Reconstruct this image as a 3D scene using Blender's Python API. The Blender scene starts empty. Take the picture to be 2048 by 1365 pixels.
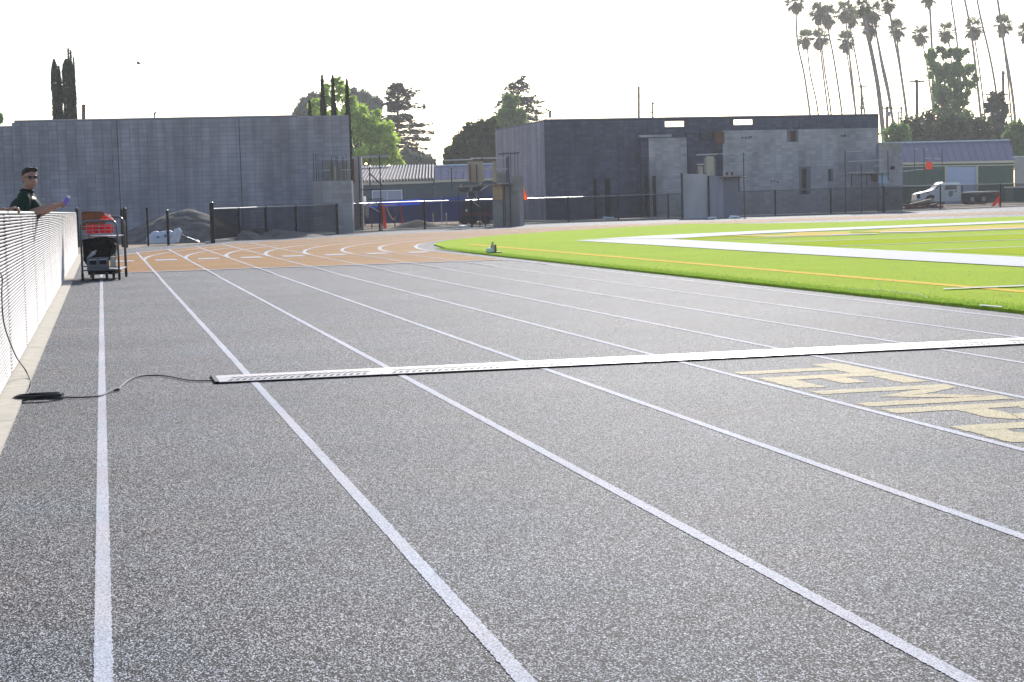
import bpy, bmesh, math, random
import numpy as np
from mathutils import Vector, Matrix
R = math.radians
random.seed(7)
rng = np.random.default_rng(7)
S = bpy.context.scene
COL = S.collection

# ------------------------------------------------------------------ camera
F = 3574.17
CP = Vector((0.048, 0.0, 1.2393))
RT = Vector((0.97432457, -0.22354077, -0.02685419))
UP = Vector((0.04342676, 0.06955327, 0.99663256))
FW = Vector((0.22092021, 0.97220979, -0.07747511))
cd = bpy.data.cameras.new("camera")
cam = bpy.data.objects.new("camera", cd)
COL.objects.link(cam)
m3 = Matrix((RT, UP, -FW)).transposed()
cam.matrix_world = Matrix.Translation(CP) @ m3.to_4x4()
cd.sensor_width = 36.0
cd.lens = F / 2048 * 36
cd.clip_start = 0.1
cd.clip_end = 5000
S.camera = cam

# ------------------------------------------------------------------ light
SUN_AZ, SUN_EL = R(20.0), R(22.5)      # azimuth from +Y towards +X
w = bpy.data.worlds.new("World")
S.world = w
w.use_nodes = True
nt = w.node_tree
nt.nodes.clear()
sky = nt.nodes.new("ShaderNodeTexSky")
sky.sky_type = 'NISHITA'
sky.sun_disc = False
sky.sun_elevation = SUN_EL
sky.sun_rotation = SUN_AZ
sky.air_density = 0.8
sky.dust_density = 0.6
sky.ozone_density = 1.0
bg = nt.nodes.new("ShaderNodeBackground")
bg.inputs[1].default_value = 0.13
wo = nt.nodes.new("ShaderNodeOutputWorld")
nt.links.new(sky.outputs[0], bg.inputs[0])
nt.links.new(bg.outputs[0], wo.inputs[0])
sd = bpy.data.lights.new("sun", 'SUN')
sd.energy = 4.0
sd.angle = R(0.6)
sd.color = (1.0, 0.955, 0.91)
so = bpy.data.objects.new("sun", sd)
COL.objects.link(so)
sdir = Vector((math.sin(SUN_AZ) * math.cos(SUN_EL), math.cos(SUN_AZ) * math.cos(SUN_EL), math.sin(SUN_EL)))
so.rotation_euler = sdir.to_track_quat('Z', 'Y').to_euler()
so.location = (0, 0, 60)
S.view_settings.view_transform = 'Standard'
S.view_settings.look = 'None'
S.view_settings.gamma = 1.0
S.view_settings.exposure = 0.48
S.view_settings.use_curve_mapping = False
S.render.engine = 'CYCLES'

# ------------------------------------------------------------------ pixel -> place helpers (photo pixels 2048 x 1365)
def D(px, py, d):
    return CP + (FW + RT * ((px - 1024) / F) - UP * ((py - 682.5) / F)) * d
def G(px, py, Z=0.0):
    v = FW + RT * ((px - 1024) / F) - UP * ((py - 682.5) / F)
    return CP + v * ((Z - CP.z) / v.z)
def base(px, d, Z=0.0):
    a = (px - 1024) / F
    b = ((CP.z - Z) / d + FW.z + RT.z * a) / UP.z
    return CP + (FW + RT * a - UP * b) * d
def under(px, py, d):
    """ground point straight below what the photo shows at (px, py), depth d"""
    q = D(px, py, d); return Vector((q.x, q.y, 0))
def hz(px, py, d):
    return D(px, py, d).z

# ------------------------------------------------------------------ materials
MATS = {}
def mat(name, col, rough=0.7, var=0.0, scale=8.0, col2=None, bump=0.0, bscale=60.0, spec=0.3, metal=0.0,
        island=0.0, transl=None, detail=4.0, ramp=(0.35, 0.65), stretch=None, alpha=None, blotch=0.0, bl_scale=0.6):
    if name in MATS: return MATS[name]
    m = bpy.data.materials.new(name)
    m.use_nodes = True
    t = m.node_tree
    N, L = t.nodes, t.links
    b = N["Principled BSDF"]
    b.inputs["Roughness"].default_value = rough
    b.inputs["Metallic"].default_value = metal
    b.inputs["Specular IOR Level"].default_value = spec
    b.inputs["Base Color"].default_value = (*col, 1)
    src = None
    geo = N.new("ShaderNodeNewGeometry")
    vec = geo.outputs["Position"]
    if stretch:
        mp = N.new("ShaderNodeMapping"); mp.inputs["Scale"].default_value = stretch
        L.new(vec, mp.inputs[0]); vec = mp.outputs[0]
    if col2 is None and var > 0:
        col2 = tuple(min(1, c * (1 + var)) for c in col)
        colA = tuple(c * (1 - var) for c in col)
    else:
        colA = col
    if col2 is not None:
        n = N.new("ShaderNodeTexNoise"); n.inputs["Scale"].default_value = scale; n.inputs["Detail"].default_value = detail
        L.new(vec, n.inputs["Vector"])
        r = N.new("ShaderNodeValToRGB")
        r.color_ramp.elements[0].position = ramp[0]; r.color_ramp.elements[1].position = ramp[1]
        r.color_ramp.elements[0].color = (*colA, 1); r.color_ramp.elements[1].color = (*col2, 1)
        L.new(n.outputs["Fac"], r.inputs[0])
        src = r.outputs[0]
    def mult(src, fac_out, amt):
        mr = N.new("ShaderNodeMapRange"); mr.inputs["To Min"].default_value = 1 - amt; mr.inputs["To Max"].default_value = 1 + amt
        L.new(fac_out, mr.inputs["Value"])
        mx = N.new("ShaderNodeMix"); mx.data_type = 'RGBA'; mx.blend_type = 'MULTIPLY'; mx.inputs[0].default_value = 1
        if src is None: mx.inputs[6].default_value = (*col, 1)
        else: L.new(src, mx.inputs[6])
        L.new(mr.outputs[0], mx.inputs[7])
        return mx.outputs[2]
    if blotch > 0:
        n3 = N.new("ShaderNodeTexNoise"); n3.inputs["Scale"].default_value = bl_scale; n3.inputs["Detail"].default_value = 3
        L.new(geo.outputs["Position"], n3.inputs["Vector"])
        src = mult(src, n3.outputs["Fac"], blotch)
    if island > 0:
        src = mult(src, geo.outputs["Random Per Island"], island)
        oi = N.new("ShaderNodeObjectInfo")
        src = mult(src, oi.outputs["Random"], island * 0.8)
    if src is not None: L.new(src, b.inputs["Base Color"])
    if bump > 0:
        n2 = N.new("ShaderNodeTexNoise"); n2.inputs["Scale"].default_value = bscale; n2.inputs["Detail"].default_value = 3
        L.new(vec, n2.inputs["Vector"])
        bp = N.new("ShaderNodeBump"); bp.inputs["Strength"].default_value = bump; bp.inputs["Distance"].default_value = 0.01
        L.new(n2.outputs["Fac"], bp.inputs["Height"]); L.new(bp.outputs[0], b.inputs["Normal"])
    if transl is not None:
        out = N["Material Output"]
        tr = N.new("ShaderNodeBsdfTranslucent")
        tc = tuple(min(1, c * transl[1]) for c in (col2 or col))
        if len(transl) > 2: tc = transl[2]
        tr.inputs[0].default_value = (*tc, 1)
        if src is not None and len(transl) <= 2: L.new(src, tr.inputs[0])
        mx = N.new("ShaderNodeMixShader"); mx.inputs[0].default_value = transl[0]
        L.new(b.outputs[0], mx.inputs[1]); L.new(tr.outputs[0], mx.inputs[2]); L.new(mx.outputs[0], out.inputs[0])
    MATS[name] = m
    return m

SPEC = 0.085
def track_material(name, dark, light, mid, thr=(0.34, 0.84), sc=235, rough=0.62, mott=0.22, spec=None):
    """granular rubber: packed coloured granules with voids, mottled at arm's length"""
    m = bpy.data.materials.new(name); m.use_nodes = True
    t = m.node_tree; N, L = t.nodes, t.links
    b = N["Principled BSDF"]; b.inputs["Roughness"].default_value = 0.78; b.inputs["Specular IOR Level"].default_value = SPEC if spec is None else spec
    geo = N.new("ShaderNodeNewGeometry")
    gm = N.new("ShaderNodeMapping"); gm.inputs["Scale"].default_value = (1.2, 0.65, 1); L.new(geo.outputs["Position"], gm.inputs[0])
    v = N.new("ShaderNodeTexVoronoi"); v.inputs["Scale"].default_value = sc
    L.new(gm.outputs[0], v.inputs["Vector"])
    sep = N.new("ShaderNodeSeparateColor"); L.new(v.outputs["Color"], sep.inputs[0])
    n0 = N.new("ShaderNodeTexNoise"); n0.inputs["Scale"].default_value = sc * 0.32; n0.inputs["Detail"].default_value = 4
    L.new(gm.outputs[0], n0.inputs["Vector"])
    add = N.new("ShaderNodeMath"); add.operation = 'MULTIPLY_ADD'
    L.new(n0.outputs["Fac"], add.inputs[0]); add.inputs[1].default_value = 0.25; L.new(sep.outputs[0], add.inputs[2])
    sub = N.new("ShaderNodeMath"); sub.operation = 'SUBTRACT'; L.new(add.outputs[0], sub.inputs[0]); sub.inputs[1].default_value = 0.125
    r = N.new("ShaderNodeValToRGB"); e = r.color_ramp.elements
    e[0].position = thr[0]; e[0].color = (*dark, 1); e[1].position = thr[1]; e[1].color = (*light, 1)
    k = e.new((thr[0] + thr[1]) / 2); k.color = (*mid, 1)
    L.new(sub.outputs[0], r.inputs[0])
    n1 = N.new("ShaderNodeTexNoise"); n1.inputs["Scale"].default_value = 1.1; n1.inputs["Detail"].default_value = 6
    L.new(geo.outputs["Position"], n1.inputs["Vector"])
    r1 = N.new("ShaderNodeValToRGB"); r1.color_ramp.elements[0].position = 0.3; r1.color_ramp.elements[1].position = 0.7
    r1.color_ramp.elements[0].color = (0.93, 0.98, 1.03, 1); r1.color_ramp.elements[1].color = (1.1, 1.02, 1.0, 1)
    L.new(n1.outputs["Fac"], r1.inputs[0])
    n4 = N.new("ShaderNodeTexNoise"); n4.inputs["Scale"].default_value = 34; n4.inputs["Detail"].default_value = 5; n4.inputs["Roughness"].default_value = 0.75
    L.new(geo.outputs["Position"], n4.inputs["Vector"])
    mr = N.new("ShaderNodeMapRange"); mr.inputs["From Min"].default_value = .3; mr.inputs["From Max"].default_value = .7
    mr.inputs["To Min"].default_value = 1 - mott; mr.inputs["To Max"].default_value = 1 + mott
    L.new(n4.outputs["Fac"], mr.inputs["Value"])
    n5 = N.new("ShaderNodeTexNoise"); n5.inputs["Scale"].default_value = 0.22; n5.inputs["Detail"].default_value = 5
    mp = N.new("ShaderNodeMapping"); mp.inputs["Scale"].default_value = (1, 2.2, 1); L.new(geo.outputs["Position"], mp.inputs[0]); L.new(mp.outputs[0], n5.inputs["Vector"])
    mr5 = N.new("ShaderNodeMapRange"); mr5.inputs["From Min"].default_value = .3; mr5.inputs["From Max"].default_value = .7
    mr5.inputs["To Min"].default_value = .86; mr5.inputs["To Max"].default_value = 1.12; L.new(n5.outputs["Fac"], mr5.inputs["Value"])
    mm = N.new("ShaderNodeMath"); mm.operation = 'MULTIPLY'; L.new(mr.outputs[0], mm.inputs[0]); L.new(mr5.outputs[0], mm.inputs[1])
    mx0 = N.new("ShaderNodeMix"); mx0.data_type = 'RGBA'; mx0.blend_type = 'MULTIPLY'; mx0.inputs[0].default_value = 1
    L.new(r.outputs[0], mx0.inputs[6]); L.new(mm.outputs[0], mx0.inputs[7])
    mx = N.new("ShaderNodeMix"); mx.data_type = 'RGBA'; mx.blend_type = 'MULTIPLY'; mx.inputs[0].default_value = 1
    L.new(mx0.outputs[2], mx.inputs[6]); L.new(r1.outputs[0], mx.inputs[7])
    L.new(mx.outputs[2], b.inputs["Base Color"])
    bp = N.new("ShaderNodeBump"); bp.inputs["Strength"].default_value = 0.55; bp.inputs["Distance"].default_value = 0.004
    L.new(sub.outputs[0], bp.inputs["Height"]); L.new(bp.outputs[0], b.inputs["Normal"])
    return m

M_TRACK = track_material("grey_rubber", (0.006, 0.006, 0.008), (0.82, 0.83, 0.84), (0.135, 0.137, 0.142), thr=(0.36, 1.0))
M_TAN = track_material("tan_rubber", (0.12, 0.065, 0.028), (0.72, 0.42, 0.18), (0.45, 0.24, 0.09), thr=(0.15, 0.9), spec=0.03)
M_LINE = track_material("white_line_paint", (0.30, 0.30, 0.32), (0.74, 0.745, 0.78), (0.58, 0.585, 0.62), thr=(0.0, 0.75), mott=0.08)
M_YEL = track_material("pale_yellow_paint", (0.20, 0.17, 0.09), (0.80, 0.68, 0.40), (0.60, 0.50, 0.28), thr=(0.08, 0.85), mott=0.15)

# ------------------------------------------------------------------ mesh builder
class MB:
    def __init__(s): s.v = []; s.f = []
    def add(s, vs, fs):
        o = len(s.v); s.v.extend([tuple(v) for v in vs]); s.f.extend([tuple(i + o for i in f) for f in fs]); return s
    def box(s, c, sz, rz=0.0, tilt=None):
        hx, hy, hz_ = sz[0] / 2, sz[1] / 2, sz[2] / 2
        M = Matrix.Rotation(rz, 3, 'Z')
        if tilt is not None: M = tilt
        vs = [M @ Vector((x * hx, y * hy, z * hz_)) + Vector(c) for x in (-1, 1) for y in (-1, 1) for z in (-1, 1)]
        return s.add(vs, [(0, 1, 3, 2), (4, 6, 7, 5), (0, 4, 5, 1), (2, 3, 7, 6), (0, 2, 6, 4), (1, 5, 7, 3)])
    def slab(s, A, B, z0, z1, th, z0b=None, z1b=None):
        """vertical slab from ground point A to B; thickness th behind (away from the camera)"""
        A = Vector((A[0], A[1], 0)); B = Vector((B[0], B[1], 0))
        d = (B - A).normalized(); n = Vector((-d.y, d.x, 0))
        if n.y < 0: n = -n
        z0b = z0 if z0b is None else z0b; z1b = z1 if z1b is None else z1b
        vs = []
        for P, a, b in ((A, z0, z1), (B, z0b, z1b)):
            for k in (0, th):
                vs += [P + n * k + Vector((0, 0, a)), P + n * k + Vector((0, 0, b))]
        return s.add(vs, [(0, 1, 5, 4), (2, 6, 7, 3), (0, 2, 3, 1), (4, 5, 7, 6), (1, 3, 7, 5), (0, 4, 6, 2)])
    def tube(s, pts, r, n=6, cap=True):
        pts = [Vector(p) for p in pts]
        if not hasattr(r, '__len__'): r = [r] * len(pts)
        rings = []
        for i, p in enumerate(pts):
            a = pts[max(0, i - 1)]; b = pts[min(len(pts) - 1, i + 1)]
            t = (b - a)
            if t.length < 1e-9: t = Vector((0, 0, 1))
            t.normalize()
            ref = Vector((0, 0, 1)) if abs(t.z) < 0.9 else Vector((1, 0, 0))
            u = t.cross(ref).normalized(); v = t.cross(u)
            rings.append([p + (u * math.cos(2 * math.pi * k / n) + v * math.sin(2 * math.pi * k / n)) * r[i] for k in range(n)])
        vs = [q for g in rings for q in g]
        fs = [(i * n + k, i * n + (k + 1) % n, (i + 1) * n + (k + 1) % n, (i + 1) * n + k) for i in range(len(pts) - 1) for k in range(n)]
        if cap: fs += [tuple(range(n - 1, -1, -1)), tuple((len(pts) - 1) * n + k for k in range(n))]
        return s.add(vs, fs)
    def poly(s, pts, z=None, z1=None):
        """flat polygon, or a prism when z1 is given"""
        P = [(p[0], p[1], p[2] if z is None else z) for p in pts]
        n = len(P)
        if z1 is None: return s.add(P, [tuple(range(n))])
        Q = [(p[0], p[1], z1) for p in pts]
        return s.add(P + Q, [tuple(range(n - 1, -1, -1)), tuple(range(n, 2 * n))] + [(i, (i + 1) % n, n + (i + 1) % n, n + i) for i in range(n)])
    def extrude(s, pts, vec):
        P = [Vector(p) for p in pts]; n = len(P); Q = [p + Vector(vec) for p in P]
        return s.add(P + Q, [tuple(range(n - 1, -1, -1)), tuple(range(n, 2 * n))] + [(i, (i + 1) % n, n + (i + 1) % n, n + i) for i in range(n)])
    def strip(s, L_, R_):
        n = len(L_)
        return s.add(list(L_) + list(R_), [(i, i + 1, n + i + 1, n + i) for i in range(n - 1)])
    def ell(s, c, r, nu=12, nv=8, M=None):
        M = M or Matrix.Identity(3)
        vs = []; fs = []
        for j in range(nv + 1):
            th = math.pi * j / nv
            for i in range(nu):
                ph = 2 * math.pi * i / nu
                vs.append(M @ Vector((r[0] * math.sin(th) * math.cos(ph), r[1] * math.sin(th) * math.sin(ph), r[2] * math.cos(th))) + Vector(c))
        for j in range(nv):
            for i in range(nu):
                fs.append((j * nu + i, (j + 1) * nu + i, (j + 1) * nu + (i + 1) % nu, j * nu + (i + 1) % nu))
        return s.add(vs, fs)
    def mesh(s, name, m, off=None, smooth=False):
        me = bpy.data.meshes.new(name)
        vs = s.v if off is None else [(v[0] - off[0], v[1] - off[1], v[2] - off[2]) for v in s.v]
        me.from_pydata(vs, [], s.f); me.update()
        if m: me.materials.append(m)
        if smooth: me.polygons.foreach_set("use_smooth", [True] * len(me.polygons))
        return me
    def build(s, name, m, parent=None, smooth=False, **kw):
        """world coordinates in, object placed at its parent's base"""
        off = parent_world(parent) if parent is not None else None
        if parent is None:
            a = np.array(s.v); off = Vector(((a[:, 0].min() + a[:, 0].max()) / 2, (a[:, 1].min() + a[:, 1].max()) / 2, a[:, 2].min()))
        o = bpy.data.objects.new(name, s.mesh(name, m, off, smooth))
        COL.objects.link(o)
        if parent is not None: o.parent = parent
        else: o.location = off
        for k, v in kw.items(): o[k] = v
        return o
def parent_world(p):
    v = Vector(p.location)
    while p.parent: p = p.parent; v = v + Vector(p.location)
    return v
def tag(o, label=None, cat=None, group=None, kind=None):
    if label: o["label"] = label
    if cat: o["category"] = cat
    if group: o["group"] = group
    if kind: o["kind"] = kind
    return o
def thing(name, loc, label, cat, group=None):
    o = bpy.data.objects.new(name, None); COL.objects.link(o)
    o.empty_display_size = 0.2
    o.location = loc
    return tag(o, label, cat, group)
def np_mesh(name, V, Fc, m, parent=None, loc=None, **kw):
    """V (n,3), Fc (m,k) arrays"""
    off = np.array(parent_world(parent)) if parent is not None else (np.array(loc) if loc is not None else np.zeros(3))
    me = bpy.data.meshes.new(name)
    k = Fc.shape[1]
    me.vertices.add(len(V)); me.vertices.foreach_set("co", (V - off).astype(np.float32).ravel())
    me.loops.add(Fc.size); me.loops.foreach_set("vertex_index", Fc.astype(np.int32).ravel())
    me.polygons.add(len(Fc)); me.polygons.foreach_set("loop_start", np.arange(0, Fc.size, k, dtype=np.int32))
    me.update(calc_edges=True)
    me.materials.append(m)
    o = bpy.data.objects.new(name, me); COL.objects.link(o)
    if parent is not None: o.parent = parent
    else: o.location = Vector(off)
    for a, b in kw.items(): o[a] = b
    return o

# ------------------------------------------------------------------ common materials
M_DIRT = mat("dry_dirt", (0.27, 0.19, 0.12), 0.95, col2=(0.42, 0.31, 0.21), scale=0.7, bump=0.8, bscale=5, blotch=0.25)
M_CMU = mat("grey_block", (0.33, 0.31, 0.365), 0.9, var=0.20, scale=1.7, stretch=(1, 1, .10), island=0.09, bump=0.3, bscale=40, blotch=0.22, bl_scale=0.35)
M_CMUL = mat("light_grey_block", (0.43, 0.39, 0.40), 0.9, var=0.16, scale=0.9, stretch=(1, 1, .35), island=0.14, bump=0.3, bscale=40, blotch=0.25, bl_scale=0.3)
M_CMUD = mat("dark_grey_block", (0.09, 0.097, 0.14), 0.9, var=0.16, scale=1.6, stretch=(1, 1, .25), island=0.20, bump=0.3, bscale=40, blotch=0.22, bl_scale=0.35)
M_GROUT = mat("grout", (0.07, 0.07, 0.095), 0.95)
M_GROUTL = mat("pale_grout", (0.215, 0.205, 0.24), 0.95)
M_CONC = mat("pale_concrete", (0.62, 0.57, 0.47), 0.85, var=0.09, scale=9, bump=0.25, bscale=120)
M_BLACK = mat("black_vinyl", (0.006, 0.007, 0.009), 0.45, spec=0.12)
M_STEEL = mat("dull_steel", (0.30, 0.29, 0.29), 0.35, metal=0.7, var=0.15, scale=6)
M_GALV = mat("galvanised_steel", (0.55, 0.55, 0.55), 0.35, metal=0.2, spec=.6)
M_RUST = mat("rusty_steel", (0.10, 0.055, 0.04), 0.8, var=0.3, scale=5)
M_PLY = mat("plywood", (0.46, 0.37, 0.27), 0.75, var=0.15, scale=2.5, stretch=(1, 1, 0.25))
M_PLYD = mat("weathered_plywood", (0.30, 0.27, 0.25), 0.85, var=0.18, scale=1.5)
M_WHITE = mat("white_paint", (0.80, 0.80, 0.82), 0.35, spec=0.5)
M_CREAM = mat("cream_trim", (0.62, 0.57, 0.42), 0.6)
M_ORANGE = mat("safety_orange", (0.85, 0.10, 0.02), 0.5, transl=(0.45, 1.0))
M_RED = mat("bright_red_plastic", (0.85, 0.01, 0.015), 0.35, spec=0.3, transl=(0.55, 1.1))
M_WOOD = mat("creosote_wood", (0.16, 0.10, 0.07), 0.9, var=0.3, scale=3)
M_RUBBER = mat("tyre_rubber", (0.02, 0.02, 0.022), 0.8)
M_BARK = mat("bark", (0.12, 0.095, 0.07), 0.95, var=0.3, scale=4)
M_PALMT = mat("palm_trunk", (0.30, 0.25, 0.21), 0.9, var=0.25, scale=2)

# ------------------------------------------------------------------ GROUND, TRACK, FIELD
LW = 1.067
R0, YC = 42.32, 46.24
FENCE_PX = [(426, 487), (479, 481), (533, 477), (593, 473), (675, 468), (760, 463), (850, 459), (944, 455), (1040, 450), (1137, 445), (1237, 441),
            (1337, 437), (1446, 434), (1551, 431), (1662, 427.5), (1768, 425), (1881, 420), (2001, 415), (2125, 409.5), (2260, 403.5)]
FP = [G(*p) for p in FENCE_PX]
MB().poly([(-900, -60), (1500, -60), (1500, 2200), (-900, 2200)], z=-0.03).build("ground", M_DIRT, kind="structure")

outer = [(-0.52, -12), (-0.52, 55.5), (0.75, 63.6)] + [(p.x - 0.1, p.y + 0.25) for p in FP] + [(140, 120), (140, -12)]
track = MB().poly(outer, z=0.0).build("running_track", M_TRACK, kind="structure")
track["label"] = "dark grey granular rubber running track with white lane lines"

# tan exchange zone round the bend
def arc(rad, a0, a1, n, z=0.0):
    return [(R0 + rad * math.cos(a0 + (a1 - a0) * i / n), YC + rad * math.sin(a0 + (a1 - a0) * i / n), z) for i in range(n + 1)]
tan = [(0.0, 37.6, 0), (0.0, YC, 0)] + arc(R0, math.pi, math.pi * 0.42, 90)
tan_i = arc(R0 - 8 * LW + 0.02, math.pi * 0.42, math.pi, 90) + [(8 * LW, YC, 0), (8 * LW, 37.6, 0)]
b = MB()
oA = [(0.0, 37.6, .004)] + [(x, y, .004) for x, y, _ in arc(R0, math.pi, math.pi * 0.42, 90)]
iA = [(8 * LW, 37.6, .004)] + [(x, y, .004) for x, y, _ in arc(R0 - 8 * LW, math.pi, math.pi * 0.42, 90)]
b.strip(oA, iA)
b.build("tan_exchange_zone", M_TAN, track, label="tan rubber exchange zone round the bend")

def jline(x0, y0, y1, wd, step, z=None):
    L_, R_ = [], []
    y = y0
    while y < y1:
        j = 0.0028
        zz = z if z is not None else (0.0025 if y < 34 else 0.009)
        L_.append((x0 - wd / 2 + random.uniform(-j, j), y, zz)); R_.append((x0 + wd / 2 + random.uniform(-j, j), y, zz))
        y += step if y < 14 else step * 12
    zz = z if z is not None else 0.009
    L_.append((x0 - wd / 2, y1, zz)); R_.append((x0 + wd / 2, y1, zz))
    return L_, R_
chute = {1: 56.6, 2: 60.0, 3: 62.6, 4: 65.2, 5: 66.5, 6: 67.5, 7: 58, 0: 54.5}
for k in range(9):
    mb = MB()
    yend = YC if k == 8 else (51.0 if k == 0 else YC)
    L_, R_ = jline(k * LW, -2.0, YC, 0.052, 0.012)
    a = arc(R0 - k * LW, math.pi, math.pi * 0.45, 80, 0.008)
    L_ += [(R0 + (R0 - k * LW + 0.05) * math.cos(math.pi - math.pi * .55 * i / 80), YC + (R0 - k * LW + 0.05) * math.sin(math.pi - math.pi * .55 * i / 80), .008) for i in range(1, 81)]
    R_ += [(R0 + (R0 - k * LW - 0.05) * math.cos(math.pi - math.pi * .55 * i / 80), YC + (R0 - k * LW - 0.05) * math.sin(math.pi - math.pi * .55 * i / 80), .008) for i in range(1, 81)]
    mb.strip(L_, R_)
    mb.build("lane_line", M_LINE, track)
for k in range(1, 6):
    L_, R_ = jline(k * LW, YC, chute[k], 0.06, 0.1, 0.009)
    MB().strip(L_, R_).build("lane_line", M_LINE, track, label="straight white chute line crossing the tan bend")
MB().poly([(0, 37.45), (8 * LW, 37.45), (8 * LW, 37.7), (0, 37.7)], z=0.010).build("zone_line", M_LINE, track)
for k in range(8):
    yc = 46.5 - 0.1 * k
    MB().poly([(k * LW + .27, yc - .55), (k * LW + .81, yc - .55), (k * LW + .81, yc + .5), (k * LW + .27, yc + .5)], z=0.011).build("start_mark", M_LINE, track)
for k in range(0, 9):
    y = 10.5 - 0.075 * k
    MB().poly([(k * LW - .08, y), (k * LW - .04, y - .005), (k * LW - .04, y + .012), (k * LW - .08, y + .018)], z=0.005).build("yellow_tick", M_YEL, track)
    MB().poly([(k * LW + .04, y), (k * LW + .08, y - .005), (k * LW + .08, y + .012), (k * LW + .04, y + .018)], z=0.005).build("yellow_tick", M_YEL, track)

# lettering TEMPLE painted across lane five: u runs down the word (towards -Y), v is the letter height (X)
XB, XT = 4.34, 5.26
def glyph(polys, y0, name):
    mb = MB()
    for q in polys:
        pts = []
        for i in range(len(q)):
            a, c = q[i], q[(i + 1) % len(q)]
            nn = 14
            for s_ in range(nn):
                u = a[0] + (c[0] - a[0]) * s_ / nn; v = a[1] + (c[1] - a[1]) * s_ / nn
                pts.append((XB + (XT - XB) * v + random.uniform(-.011, .011), y0 - u + random.uniform(-.011, .011)))
        mb.poly(pts, z=0.0025)
    mb.build(name, M_YEL, track)
glyph([[(0, .76), (.74, .76), (.74, 1), (0, 1)], [(.27, 0), (.47, 0), (.47, .76), (.27, .76)]], 12.17, "painted_letter")
glyph([[(0, 0), (.22, 0), (.22, 1), (0, 1)], [(.22, .80), (.74, .80), (.70, 1), (.22, 1)], [(.22, .41), (.58, .41), (.58, .60), (.22, .60)], [(.22, 0), (.70, 0), (.76, .22), (.22, .2)]], 11.42, "painted_letter")
glyph([[(0, 0), (.2, 0), (.2, 1), (0, 1)], [(.72, 0), (.92, 0), (.92, 1), (.72, 1)], [(.2, 1), (.2, .72), (.46, .28), (.46, .62)], [(.46, .28), (.72, .72), (.72, 1), (.46, .62)]], 10.50, "painted_letter")
glyph([[(0, 0), (.21, 0), (.21, 1), (0, 1)], [(.21, .80), (.48, .80), (.58, 1), (.21, 1)], [(.48, .80), (.50, .6), (.74, .52), (.74, .88), (.58, 1)], [(.21, .40), (.6, .40), (.74, .52), (.5, .6), (.21, .6)]], 9.44, "painted_letter")
glyph([[(0, 0), (.22, 0), (.22, 1), (0, 1)], [(.22, 0), (.68, 0), (.74, .26), (.22, .22)]], 8.60, "painted_letter")
glyph([[(0, 0), (.22, 0), (.22, 1), (0, 1)], [(.22, .80), (.70, .80), (.66, 1), (.22, 1)], [(.22, .41), (.54, .41), (.54, .60), (.22, .60)], [(.22, 0), (.66, 0), (.72, .22), (.22, .2)]], 7.74, "painted_letter")

# turf
M_TURF = mat("artificial_turf", (0.40, 0.54, 0.03), 1.0, col2=(0.62, 0.80, 0.07), scale=45, bump=1.0, bscale=220, spec=0.04, blotch=0.10, bl_scale=0.5, detail=8)
M_TURF2 = mat("sunlit_nap_turf", (0.55, 0.66, 0.06), 1.0, col2=(0.68, 0.78, 0.11), scale=45, bump=1.0, bscale=220, spec=0.0)  # paler colour stands for turf nap catching the sun
M_TURFW = mat("white_turf", (0.80, 0.78, 0.76), .9, spec=0.22, var=0.06, scale=50, bump=0.8, bscale=200)
M_TURFO = mat("gold_turf", (0.90, 0.66, 0.16), 1.0, spec=0.05, var=0.08, scale=40, bump=0.8, bscale=200)
turf_px = [(868, 491.5), (869, 489.5), (875, 487), (900, 482.5), (950, 477), (1000, 472.4), (1153, 462), (1260, 455.5), (1384, 449.3), (1524, 448.8), (1690, 446), (1856, 441), (2048, 434.5), (2300, 427)]
tp = [(8.9, -12), (8.9, 30), (8.9, 36), (8.9, 40), (8.96, 44), (9.2, 48)] + [tuple(G(*p)[:2]) for p in turf_px] + [(130, 80), (130, -12)]
turf = MB().poly(tp, z=0.0, z1=0.035).build("turf_field", M_TURF, kind="structure")
turf["label"] = "bright green artificial turf football field"
def decal(name, px, m, z, **kw):
    pts = [tuple(G(x, y, z)[:2]) for x, y in px]
    return MB().poly(pts, z=z).build(name, m, turf, **kw)
ZT = 0.035
# lime stripes inside the field: sunlit nap painted as paler turf
for i, (ya, yb) in enumerate([(47.0, 51.5), (38, 42.5), (29, 33.5)]):
    MB().poly([(16.4, ya), (120, ya + 7), (120, yb + 7), (16.4, yb)], z=ZT + .004).build("sunlit_nap_stripe", M_TURF2, turf)
for y_ in (51.8, 47.2, 42.6, 38.0, 33.4):
    MB().poly([(16.4, y_), (120, y_ + 7), (120, y_ + 7.2), (16.4, y_ + .2)], z=ZT + .008).build("yard_line", M_TURFW, turf)
decal("side_line", [(1150, 481.5), (1240, 478.5), (1336, 478.2), (1600, 492), (2048, 514), (2600, 541), (2600, 566), (2048, 533.5), (1500, 502.5), (1300, 490)], M_TURFW, ZT + .012)
decal("end_line", [(1150, 481), (1300, 471.5), (1524, 461.6), (2048, 441.2), (2300, 431), (2300, 436), (2048, 445.2), (1524, 467), (1345, 477.6), (1240, 478)], M_TURFW, ZT + .016)
og = [G(940, 491.8, ZT), G(1419.5, 535, ZT), G(2048, 590.7, ZT)]
MB().poly([(10.40, 0), (10.58, 0), (10.66, 51.5), (10.40, 51.5)], z=ZT + .004).build("boundary_stripe", mat("yellow_turf", (0.95, 0.62, 0.08), 1.0, spec=.05), turf)
decal("box_line", [(1887, 577), (2048, 570), (2300, 559), (2300, 561.5), (2048, 572.2), (1887, 578.6)], M_TURFW, ZT + .016)
decal("hash_mark", [(1695, 576.8), (1770, 581.2), (1839, 588.4), (1858, 596), (1855, 596.4), (1838, 589.4), (1769, 582), (1695, 577.4)], mat("faint_chalk", (0.62, 0.74, 0.4), 1.0, spec=0), ZT + .004)
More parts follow.
